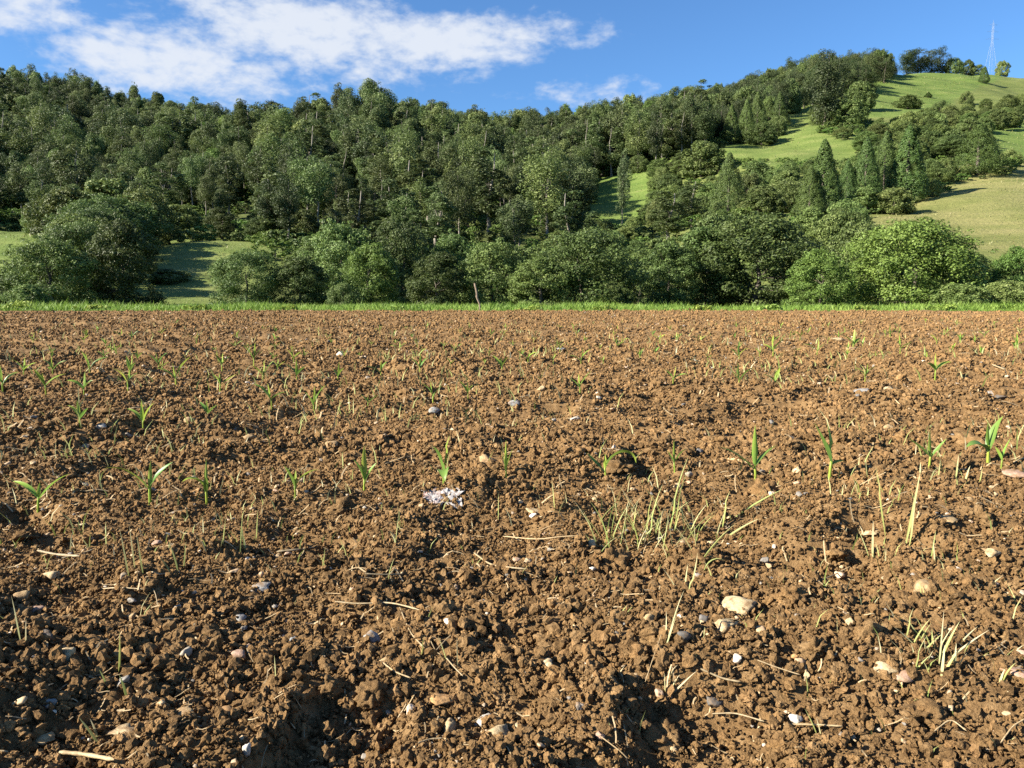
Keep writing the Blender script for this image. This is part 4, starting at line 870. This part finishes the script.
tuft(p, px_blades([(667, 698, 44, .75, .1, 2.8, .9), (666, 694, 26, -.05, .1, 2.4, .8), (672, 690, 18, .3, .5, 2.2, .8), (670, 680, 20, .1, .9, 2.2, .8)], p), 'small dry whitish sprout with crossing blades near the bottom')
SPR = [(108, 692, 30, 'two short green blades in the lower left soil', [(0, 0, 26, -.2, .2, 3, .2), (10, -18, 44, .08, .0, 3, .2), (19, 8, 28, -.2, .2, 3, .2)]),
 (100, 745, 30, 'small purple and green sprout near the bottom left', [(0, 0, 36, -.55, .1, 3, .4), (-2, -6, 24, -.25, .1, 2.6, .7)]),
 (22, 645, 60, 'thin whitish blade near the left edge', [(0, 0, 48, -.08, .1, 2.4, .75), (3, 4, 30, .05, .1, 2, .8)]),
 (130, 580, 40, 'thin pale sprouts below the long leaved seedling', [(0, 0, 52, -.12, .1, 2, .6), (6, -6, 50, -.05, .1, 2, .6), (14, -3, 44, -.1, .1, 2, .5)]),
 (178, 572, 30, 'fine grass sprout right of the pink petal', [(0, 0, 32, -.2, .3, 2, .4), (5, -3, 30, .1, .2, 2, .4), (-6, 3, 24, -.4, .3, 2, .4)]),
 (222, 548, 30, 'pair of thin green blades left of the dry husk', [(0, 0, 34, .1, .2, 2, .4), (18, 2, 40, .05, .2, 2, .4), (24, 4, 30, -.1, .2, 2, .4), (34, -6, 34, .05, .1, 2, .3)]),
 (322, 570, 26, 'green sprout at the right end of the dry husk', [(0, 0, 26, .1, .2, 2.4, .3), (4, -2, 20, -.3, .3, 2, .4)]),
 (388, 580, 26, 'green and straw sprout below centre left', [(0, 0, 26, .2, .2, 2.2, .4), (-4, 0, 20, .6, .2, 2, .8)]),
 (905, 545, 60, 'single tall pale green blade right of centre', [(0, 0, 72, .16, .05, 3.0, .5), (4, 0, 40, .05, .1, 3, .6)]),
 (886, 535, 50, 'thin leaning green blade left of the single tall blade', [(0, 0, 68, -.18, .05, 2.6, .35)]),
 (873, 560, 40, 'whitish two bladed sprout in front of the leaning blade', [(0, 0, 40, -.02, .1, 2.6, .75), (-4, -4, 30, -.35, .1, 2.4, .6), (6, -2, 18, -.2, .1, 2, .5)]),
 (930, 560, 40, 'pale upright sprout below the single tall blade', [(0, 0, 30, .08, .1, 2.6, .4), (6, 6, 26, -.1, .1, 2.4, .8)]),
 (862, 470, 30, 'grassy sprout between two maize seedlings at the right', [(0, 0, 26, .3, .2, 2.4, .4), (-6, 6, 20, .1, .2, 2, .6), (6, 8, 20, -.1, .2, 2, .6), (-12, 8, 16, .3, .2, 2, .5)]),
 (850, 500, 30, 'low fine sprouts in front of the tall seedling', [(0, 0, 22, .2, .2, 2, .5), (-10, 2, 18, .1, .2, 2, .6), (8, -4, 18, -.2, .2, 2, .6), (16, 0, 14, .1, .2, 2, .5)]),
 (955, 480, 30, 'row of short pale sprouts below the right seedlings', [(0, 0, 24, .05, .1, 2, .6), (-18, 2, 22, .05, .1, 2, .5), (10, 4, 18, .2, .1, 2, .6), (-36, 0, 18, 0, .1, 2, .7), (24, 2, 14, .1, .1, 2, .5)]),
 (620, 618, 22, 'tiny green sprout left of the pale bent stalk', [(0, 0, 18, .25, .6, 2.4, .3), (6, 1, 18, .1, .9, 2.4, .3), (-2, 0, 12, -.4, .4, 2, .5)]),
 (448, 665, 30, 'thin blades in the dark hollow left of centre', [(0, 0, 36, -.25, .1, 2.6, .5), (10, 2, 40, -.02, .0, 2.2, .8), (-28, -4, 32, .12, .2, 3, .3)]),
 (620, 715, 26, 'bent green blade near the bottom centre', [(0, 0, 30, -.6, .1, 2.4, .5), (2, 0, 14, .6, .2, 2.4, .4)]),
 (818, 735, 26, 'pale green double blade near the bottom right', [(0, 0, 32, -.4, .1, 3.4, .35), (3, 2, 24, -.2, .1, 2.6, .7)]),
 (1003, 680, 20, 'small sprout near the right edge', [(0, 0, 22, .3, .4, 2.6, .35), (-3, 3, 16, .2, .2, 2.2, .7)]),
 (555, 510, 30, 'pale sprout right of the white paper', [(0, 0, 34, -.05, .2, 2.2, .5), (4, 2, 20, .3, .4, 2, .6)]),
 (498, 520, 26, 'thin upright sprout below the tan stone', [(0, 0, 30, 0, .05, 2, .5)]),
 (395, 545, 40, 'thin straw coloured sprout below the white paper', [(0, 0, 46, .08, .3, 2, .6), (6, -20, 22, -.1, .2, 2, .4)])]
for (u, v, hp, lab, sp_) in SPR:
    p = on_soil(u, v); tuft(p, px_blades([(u + a, v + b, c, d_, e_, w_, t_) for (a, b, c, d_, e_, w_, t_) in sp_], p), lab, 'grass sprouts in the soil', 'grass_sprout')
# fine weeds too many to count
r = np.random.default_rng(71); x, y, d, r = field_points(9500, .8, 38, 72)
wgt = vnoise(x * 1.3 + 5, y * 1.1) + r.normal(0, .35, len(x)); k = wgt > .05; x, y, d = x[k], y[k], d[k]
h = np.minimum(.09, (9 + 15 * r.random(len(x)) ** 2) * d / FPX); wv = np.clip(1.25 * d / FPX, .0011, .012)
g = link('weed_sprouts', blades(len(x), x, y, soil_fine(x, y) - .004, h, wv, .55, r, M_TUFT, 'weed_sprouts', np.clip(r.normal(.45, .28, len(x)), 0, 1))); tag(g, 'fine green and dry weed sprouts scattered over the soil', 'weeds', kind='stuff')

# ------------------------------------------------------------------ stones
STONES = [
 (738, 611, 38, 24, 'cream', 'large flat cream stone lying right of centre', .55), (727, 628, 25, 18, 'cream', 'smaller rounded cream stone just below the large cream one', .6),
 (488, 464, 19, 14, 'tan', 'rounded tan stone between two seedlings of the nearest row', .75), (858, 397, 20, 12, 'blue', 'blue grey pointed stone alone on the soil at the right', .6), (372, 646, 18, 22, 'grey', 'grey stone slab standing on edge at the lower left', .95),
 (487, 725, 22, 15, 'white', 'pinkish white stone touching a tan one at the bottom', .7), (498, 739, 24, 24, 'cream', 'lumpy tan stone at the bottom left of centre', .8), (886, 672, 22, 14, 'cream', 'cream stone left of a pinkish one at the lower right', .6), (904, 679, 24, 11, 'pink', 'flat pinkish stone below the whitish tuft', .5),
 (440, 704, 28, 14, 'orange', 'rusty orange flat stone right of the big clod', .5), (925, 594, 22, 20, 'tan', 'round tan stone above the whitish tuft', .8), (1014, 677, 24, 14, 'pink', 'brownish pink stone near the right edge', .6), (1022, 660, 12, 14, 'pink', 'pale pink stone cut off by the right edge', .8), (991, 555, 16, 10, 'cream', 'small cream stone alone at the right', .65),
 (305, 647, 13, 9, 'grey', 'small grey stone left of the standing slab', .6), (322, 649, 14, 8, 'white', 'white elongated stone left of the standing slab', .6), (293, 646, 10, 14, 'blue', 'bluish stone half sunk in the lower left soil', .7), (247, 755, 9, 16, 'white', 'white pointed stone at the bottom left', 1.2),
 (68, 660, 14, 16, 'cream', 'cream upright stone at the far left', .9), (47, 639, 14, 10, 'dark', 'dark round stone at the far left', .75), (46, 742, 18, 10, 'tan', 'tan flat stone near the bottom left corner', .5), (124, 734, 26, 10, 'cream', 'long pale stone near the bottom left sprout', .5), (65, 710, 10, 9, 'orange', 'small yellowish stone at the lower left', .8), (48, 706, 14, 12, 'blue', 'blue grey stone beside the yellowish one', .6),
 (183, 718, 20, 14, 'tan', 'tan stone left of an orange one at the lower left', .6), (224, 718, 24, 14, 'orange', 'orange brown stone at the lower left', .6), (240, 657, 15, 11, 'pink', 'pink flaky stone at the lower left', .6), (261, 590, 20, 12, 'grey', 'grey flat stone left of centre', .55), (240, 620, 12, 8, 'grey', 'small grey pebble left of centre', .6), (481, 606, 16, 9, 'grey', 'grey stone left of the picture centre', .5),
 (650, 622, 13, 13, 'tan', 'tan round pebble beside the pale bent stalk', .85), (410, 608, 18, 14, 'tan', 'tan stone under the curved straw', .7), (450, 733, 14, 22, 'cream', 'pale upright stone left of the lumpy tan one', .9), (796, 722, 14, 12, 'white', 'whitish pebble near the bottom right', .8), (873, 520, 20, 8, 'cream', 'flat cream stone right of the wide tuft', .4), (945, 521, 20, 8, 'tan', 'flat tan stone right of the single tall blade', .45),
 (556, 487, 16, 7, 'grey', 'flat grey white stone right of the white paper', .45), (533, 513, 16, 6, 'cream', 'flat pale stone below the white paper', .4), (849, 604, 14, 9, 'grey', 'grey stone pair left of the round tan stone', .6), (866, 603, 12, 9, 'dark', 'dark stone right of the grey one', .7), (795, 660, 8, 8, 'orange', 'tiny yellow pebble at the lower right', .9), (850, 625, 8, 8, 'cream', 'tiny cream pebble under a thin blade', .9),
 (684, 640, 16, 16, 'dark', 'dark blue stone in the shade beside the bent stalk', .7), (715, 705, 18, 14, 'dark', 'dark stone deep in the bottom hollow', .7), (588, 661, 12, 8, 'tan', 'small tan stone below centre', .7), (610, 634, 9, 9, 'orange', 'small reddish pebble left of the bent stalk', .9), (600, 738, 10, 8, 'pink', 'small pink pebble at the bottom', .8), (518, 732, 14, 14, 'cream', 'pale stone right of the lumpy tan one', .8),
 (580, 710, 10, 14, 'blue', 'blue grey pebble at the bottom', .6), (390, 662, 22, 14, 'tan', 'broken tan stone with dark cleft near the slab', .7), (35, 612, 16, 8, 'pink', 'pinkish flake near the left edge', .5), (89, 603, 18, 6, 'tan', 'flat tan stone left of the thin sprouts', .5), (22, 600, 14, 12, 'tan', 'tan stone at the left edge', .7), (52, 578, 14, 10, 'cream', 'pale stone at the far left above the flake', .7), (157, 545, 9, 7, 'pink', 'pink petal like flake at the left', .6),
 (434, 409, 12, 9, 'blue', 'small blue grey stone beside a second row seedling', .7), (514, 408, 11, 9, 'grey', 'small grey stone behind the nearest row', .8), (575, 421, 12, 7, 'white', 'small white stone behind the arching seedling', .6), (541, 391, 9, 7, 'cream', 'small cream stone near the middle of the field', .8), (341, 357, 11, 8, 'white', 'white stone far out at the left', .7), (561, 351, 9, 6, 'blue', 'bluish stone far out in the middle', .6), (190, 420, 10, 9, 'tan', 'tan pebble in the second row at the left', .9), (102, 428, 9, 6, 'white', 'white pebble in the second row at the left', .7), (250, 440, 12, 9, 'tan', 'brown tan pebble left of the upright seedlings', .8), (332, 448, 14, 9, 'tan', 'tan pebble above the upright yellow topped seedling', .7),
 (797, 473, 9, 8, 'cream', 'cream pebble right of the three leaved seedling', .9), (888, 392, 9, 8, 'cream', 'cream pebble right of the pointed grey stone', .9), (888, 430, 10, 8, 'tan', 'tan pebble at the right of the field', .8), (1015, 476, 20, 7, 'pink', 'long pinkish stone at the right edge', .45), (838, 341, 12, 6, 'cream', 'pale stone far out at the right', .5), (852, 351, 13, 6, 'tan', 'flat tan stone far out at the right', .5), (785, 344, 11, 6, 'cream', 'pale far stone in the right half', .5), (990, 395, 14, 8, 'grey', 'grey stone far right among pale litter', .6), (1000, 400, 12, 8, 'dark', 'dark stone far right among pale litter', .6), (130, 620, 10, 8, 'tan', 'tan pebble beside the short green blades', .8),
 (700, 578, 12, 7, 'grey', 'grey pebble below the bent stalk', .6), (968, 503, 10, 8, 'tan', 'small tan pebble above the cream one', .8), (395, 765, 16, 10, 'tan', 'tan stone cut off by the bottom edge', .7), (672, 752, 14, 9, 'cream', 'pale stone by the large bottom clod', .7), (1010, 585, 16, 9, 'tan', 'flat tan stone near the right edge', .5)]
def stone_mesh(seed, mat):
    v, f = ico(3); r = np.random.default_rng(seed); d = np.ones(len(v))
    for k in range(11):
        n = r.normal(size=3); n /= np.linalg.norm(n); c = r.uniform(.42, .85); s = v @ n; d = np.minimum(d, np.where(s > .05, c / np.maximum(s, .05), 9))
    o = r.uniform(0, 50, 2); d = d + \
        .12 * vnoise(v[:, 0] * 2 + o[0], v[:, 1] * 2 + v[:, 2] + o[1]) + .06 * vnoise(v[:, 0] * 6 + o[1], v[:, 1] * 6 + v[:, 2] * 5)
    v = v * d[:, None]; ext = v.max(0) - v.min(0); v = (v - (v.max(0) + v.min(0)) / 2) / ext * 2
    me = mesh_np('stone', v, f, mat, True); 
    return me
seen = {}
for i, (u, v, w, h, c, lab, fl) in enumerate(STONES):
    p = on_soil(u, v); d = float(np.hypot(p[0], p[1])) / FPX; sx = w / 2 * d; sz = h / 2 * d * min(1.0, .55 + .4 * fl)
    o = link('stone', stone_mesh(500 + i, STONE[c]), None, (p[0], p[1], p[2] + sz * .4 + .002)); o.scale = (sx, sx * R.uniform(.7, 1.0), sz); o.rotation_euler = (R.uniform(-.2, .2), R.uniform(-.25, .25), R.uniform(-.5, .5))
    tag(o, lab, 'stone', 'stones on the ploughed soil')
# gravel too small to count
def pebble_mat():
    m, Ns, Ls = newmat('pebble'); oi = nd(Ns, 'ShaderNodeObjectInfo')
    c = ramp(Ns, Ls, oi.outputs['Random'], [(0, (.12, .11, .10)), (.2, (.24, .21, .17)), (.45, (.34, .23, .12)), (.7, (.46, .34, .19)), (.85, (.40, .25, .15)), (1, (.60, .53, .42))])
    g = nd(Ns, 'ShaderNodeNewGeometry'); c = mixc(Ns, Ls, .5, c, ramp(Ns, Ls, noise(Ns, Ls, g.outputs['Position'], 150), [(.3, (.6, .55, .5)), (.7, (1.2, 1.2, 1.2))]), 'MULTIPLY')
    b = nd(Ns, 'ShaderNodeBsdfPrincipled'); Ls.new(c, b.inputs['Base Color']); b.inputs['Roughness'].default_value = .75
    o = nd(Ns, 'ShaderNodeOutputMaterial'); Ls.new(b.outputs[0], o.inputs[0]); return m
pm = pebble_mat(); pcoll = bpy.data.collections.new('pebble_shapes')
for i in range(6): pcoll.objects.link(bpy.data.objects.new('pebble_%d' % i, stone_mesh(700 + i, pm)))
x, y, d, r = field_points(5200, .6, 40, 73); s = .0022 * d ** .62 * (1 - r.random(len(x))) ** (-.38); s = np.minimum(s, .008 * d ** .4)
g = scatter('pebbles', pcoll, np.stack([x, y, soil_fine(x, y) + s * .5], -1), np.stack([s, s * r.uniform(.6, 1, len(x)), s * r.uniform(.4, .8, len(x))], -1), np.stack([r.uniform(-.4, .4, len(x)), r.uniform(-.4, .4, len(x)), r.uniform(0, 6.28, len(x))], -1), r.integers(0, 6, len(x)))
tag(g, 'small pebbles and gravel scattered through the soil', 'gravel', kind='stuff')

# ------------------------------------------------------------------ straw, husks, paper
def straw(pxs, wpx, label, name='straw', lift=.011, flat=False):
    P = [on_soil(u, v) + np.array([0, 0, lift + (q[0] if q else 0)]) for (u, v, *q) in pxs]; P = np.array(P); d = float(np.hypot(P[0, 0], P[0, 1])) / FPX
    n = 14; t = np.linspace(0, len(P) - 1, n); P = np.stack([np.interp(t, np.arange(len(P)), P[:, k]) for k in range(3)], -1)
    zz = soil_h(P[:, 0], P[:, 1]); P[:, 2] = np.maximum(P[:, 2], zz + .007)
    for _ in range(4): P[1:-1] = (P[:-2] + 2 * P[1:-1] + P[2:]) / 4
    b = P.mean(0); rad = np.full(n, wpx * .27 * d) * (1 + .12 * np.sin(np.arange(n) * 1.7)); rad[0] *= .6; rad[-1] *= .4
    v, f = tubes([(P - b, rad, 6)])
    if flat: v[:, 2] = (v[:, 2] - np.repeat((P - b)[:, 2], 6)) * .35 + np.repeat((P - b)[:, 2], 6)
    o = link(name, mesh_np(name, v, f, M_STRAW, True), None, b); return tag(o, label, 'straw' if name == 'straw' else 'husk', 'dry straw and husks on the soil')
for pxs, w, lab in [
 ([(474, 558), (490, 567), (505, 573), (527, 575)], 3, 'curved pale straw left of the wide tuft'), ([(335, 608), (360, 611), (390, 608), (420, 617)], 3, 'long curved straw over the tan stone at the left'), ([(400, 614), (410, 640), (424, 655)], 2.4, 'bent straw running down into the dark hollow'),
 ([(380, 668), (395, 680), (411, 686)], 3, 'short pale straw above the big clod'), ([(445, 664), (455, 676), (463, 684)], 2.6, 'slanting straw right of the dark hollow'), ([(430, 665), (445, 648), (456, 638)], 2.2, 'thin straw crossing the dark hollow'),
 ([(60, 762), (85, 764), (115, 770)], 7, 'thick pale straw at the bottom left edge'), ([(418, 752), (430, 748), (443, 747)], 3, 'short straw at the bottom left of centre'), ([(712, 722), (735, 721), (764, 730)], 3, 'straw arched over the bottom hollow'), ([(783, 733), (810, 733), (842, 735)], 3.4, 'pale lying straw near the bottom right'),
 ([(757, 668), (778, 676), (800, 683)], 2.4, 'straw on the light soil right of centre'), ([(38, 556), (55, 560), (80, 562)], 4, 'dull straw at the left edge'), ([(62, 564), (80, 560), (94, 555)], 3, 'grey straw beside the dull one at the left'), ([(90, 596), (120, 594), (145, 596)], 2.2, 'thin straw left of centre'), ([(365, 580), (385, 581), (402, 580)], 3, 'pale straw under the green and straw sprout'),
 ([(503, 541), (540, 545), (578, 541)], 2.2, 'thin long straw left of the wide tuft foot'), ([(934, 740), (950, 727), (966, 740)], 2.4, 'kinked straw near the bottom right'), ([(1000, 752), (1012, 735), (1024, 728)], 2.6, 'straw at the bottom right edge'), ([(992, 366), (1005, 371), (1022, 378)], 2.4, 'long pale straw far out at the right edge'), ([(880, 396), (895, 399), (905, 402)], 2, 'short straw right of the pointed grey stone'),
 ([(813, 590), (835, 580), (850, 572)], 2.4, 'dry stem slanting over the soil right of centre'), ([(645, 690), (655, 660), (662, 640)], 1.6, 'thin stem left of the pale bent stalk'), ([(700, 690, .006), (722, 688), (740, 690)], 4, 'pale husk strip by the dry whitish sprout'), ([(600, 745), (620, 760), (628, 768)], 2.4, 'straw end at the bottom centre'), ([(150, 590), (156, 600), (158, 612)], 1.6, 'thin curved straw left of centre')]:
    straw(pxs, w, lab)
straw([(277, 555), (300, 554), (322, 549)], 9, 'flat tan dry husk lying left of centre', 'dry_husk', .005, True)
straw([(728, 459), (738, 463), (748, 467)], 5.5, 'pale stick lying beside the three leaved seedling', 'stick', .01)
straw([(385, 466, .0), (398, 462), (412, 459)], 4, 'pale husk behind the nearest row of seedlings', 'dry_husk', .005, True)
straw([(150, 440), (165, 434), (178, 431)], 4, 'yellow dry leaf in the second row at the left', 'dry_husk', .006, True)
# litter too fine to count
x, y, d, r = field_points(7000, .65, 40, 74); n = len(x); ln = np.minimum(.11, (7 + 22 * r.random(n) ** 2.5) * d / FPX); wv = np.clip(1.2 * d / FPX * r.uniform(.6, 1.3, n), .0007, .010)
a = r.uniform(0, 3.14, n); bend = r.normal(0, .3, n); lift_ = r.random(n); V = []
for t in (-.5, -.17, .17, .5):
    cx, cy = x + np.cos(a + bend * t) * ln * t, y + np.sin(a + bend * t) * ln * t; cz = soil_fine(cx, cy) + .003 + .003 * d ** .6 * lift_; V.append((cx, cy, cz))
V = np.array(V).transpose(2, 0, 1); sd = np.stack([-np.sin(a), np.cos(a), r.uniform(-.5, .5, n)], -1) * (wv / 2)[:, None]
vv = np.stack([V - sd[:, None], V + sd[:, None]], 2).reshape(-1, 3); i = np.arange(n)[:, None, None] * 8 + np.arange(3)[None, :, None] * 2
g = link('straw_litter', mesh_np('straw_litter', vv, (i + np.array([[[0, 1, 3, 2]]])).reshape(-1, 4), M_STRAW, False)); tag(g, 'fine bits of straw and chaff strewn over the soil', 'straw', kind='stuff')
# the scrap of paper
def paper_mat():
    m, Ns, Ls = newmat('printed_paper'); t_ = nd(Ns, 'ShaderNodeTexCoord'); sx_ = nd(Ns, 'ShaderNodeSeparateXYZ'); Ls.new(t_.outputs['Object'], sx_.inputs[0])
    n1 = noise(Ns, Ls, t_.outputs['Object'], 45, 4); n2 = noise(Ns, Ls, t_.outputs['Object'], 150, 3)
    left = nd(Ns, 'ShaderNodeMapRange'); Ls.new(sx_.outputs[0], left.inputs[0]); left.inputs[1].default_value = .012; left.inputs[2].default_value = -.03
    k = nd(Ns, 'ShaderNodeMath', operation='MULTIPLY'); Ls.new(left.outputs[0], k.inputs[0]); Ls.new(ramp(Ns, Ls, n1, [(.42, (0, 0, 0)), (.56, (1, 1, 1))]), k.inputs[1])
    c = mixc(Ns, Ls, k.outputs[0], (.33, .31, .295), (.32, .17, .14)); c = mixc(Ns, Ls, ramp(Ns, Ls, n2, [(.50, (0, 0, 0)), (.60, (1, 1, 1))]), c, (.22, .17, .14))
    b = nd(Ns, 'ShaderNodeBsdfPrincipled'); Ls.new(c, b.inputs['Base Color']); b.inputs['Roughness'].default_value = .5; o = nd(Ns, 'ShaderNodeOutputMaterial'); Ls.new(b.outputs[0], o.inputs[0]); return m
p = on_soil(441, 500); k = float(np.hypot(p[0], p[1])) / FPX; gx, gy = np.meshgrid(np.linspace(-1, 1, 26), np.linspace(-1, 1, 18)); wx, wy = 17 * k, 11 * k
ang = np.arctan2(gy, gx); rim = 1 + .45 * vnoise(np.cos(ang) * 3 + 5, np.sin(ang) * 3 + 8); px_, py_ = gx * wx * rim + .2 * wx * vnoise(gy * 2 + 3, gx * 2), gy * wy * rim
pz_ = soil_h(p[0] + px_, p[1] + py_) - p[2] + .004 + .003 * np.abs(vnoise(gx * 3 + 2, gy * 3)) * 2 + .003 * vnoise(gx * 7, gy * 7 + 4) + .004 * smooth(.0, .8, gx * .5 + gy * .6) 
pv = np.stack([px_, py_, pz_], -1).reshape(-1, 3); me = mesh_np('paper_scrap', pv, grid_faces(18, 26), paper_mat(), False); o = link('paper_scrap', me, None, p); md = o.modifiers.new('thickness', 'SOLIDIFY'); md.thickness = .0006
tag(o, 'crumpled white scrap of paper with pink print at the foot of a seedling', 'paper')
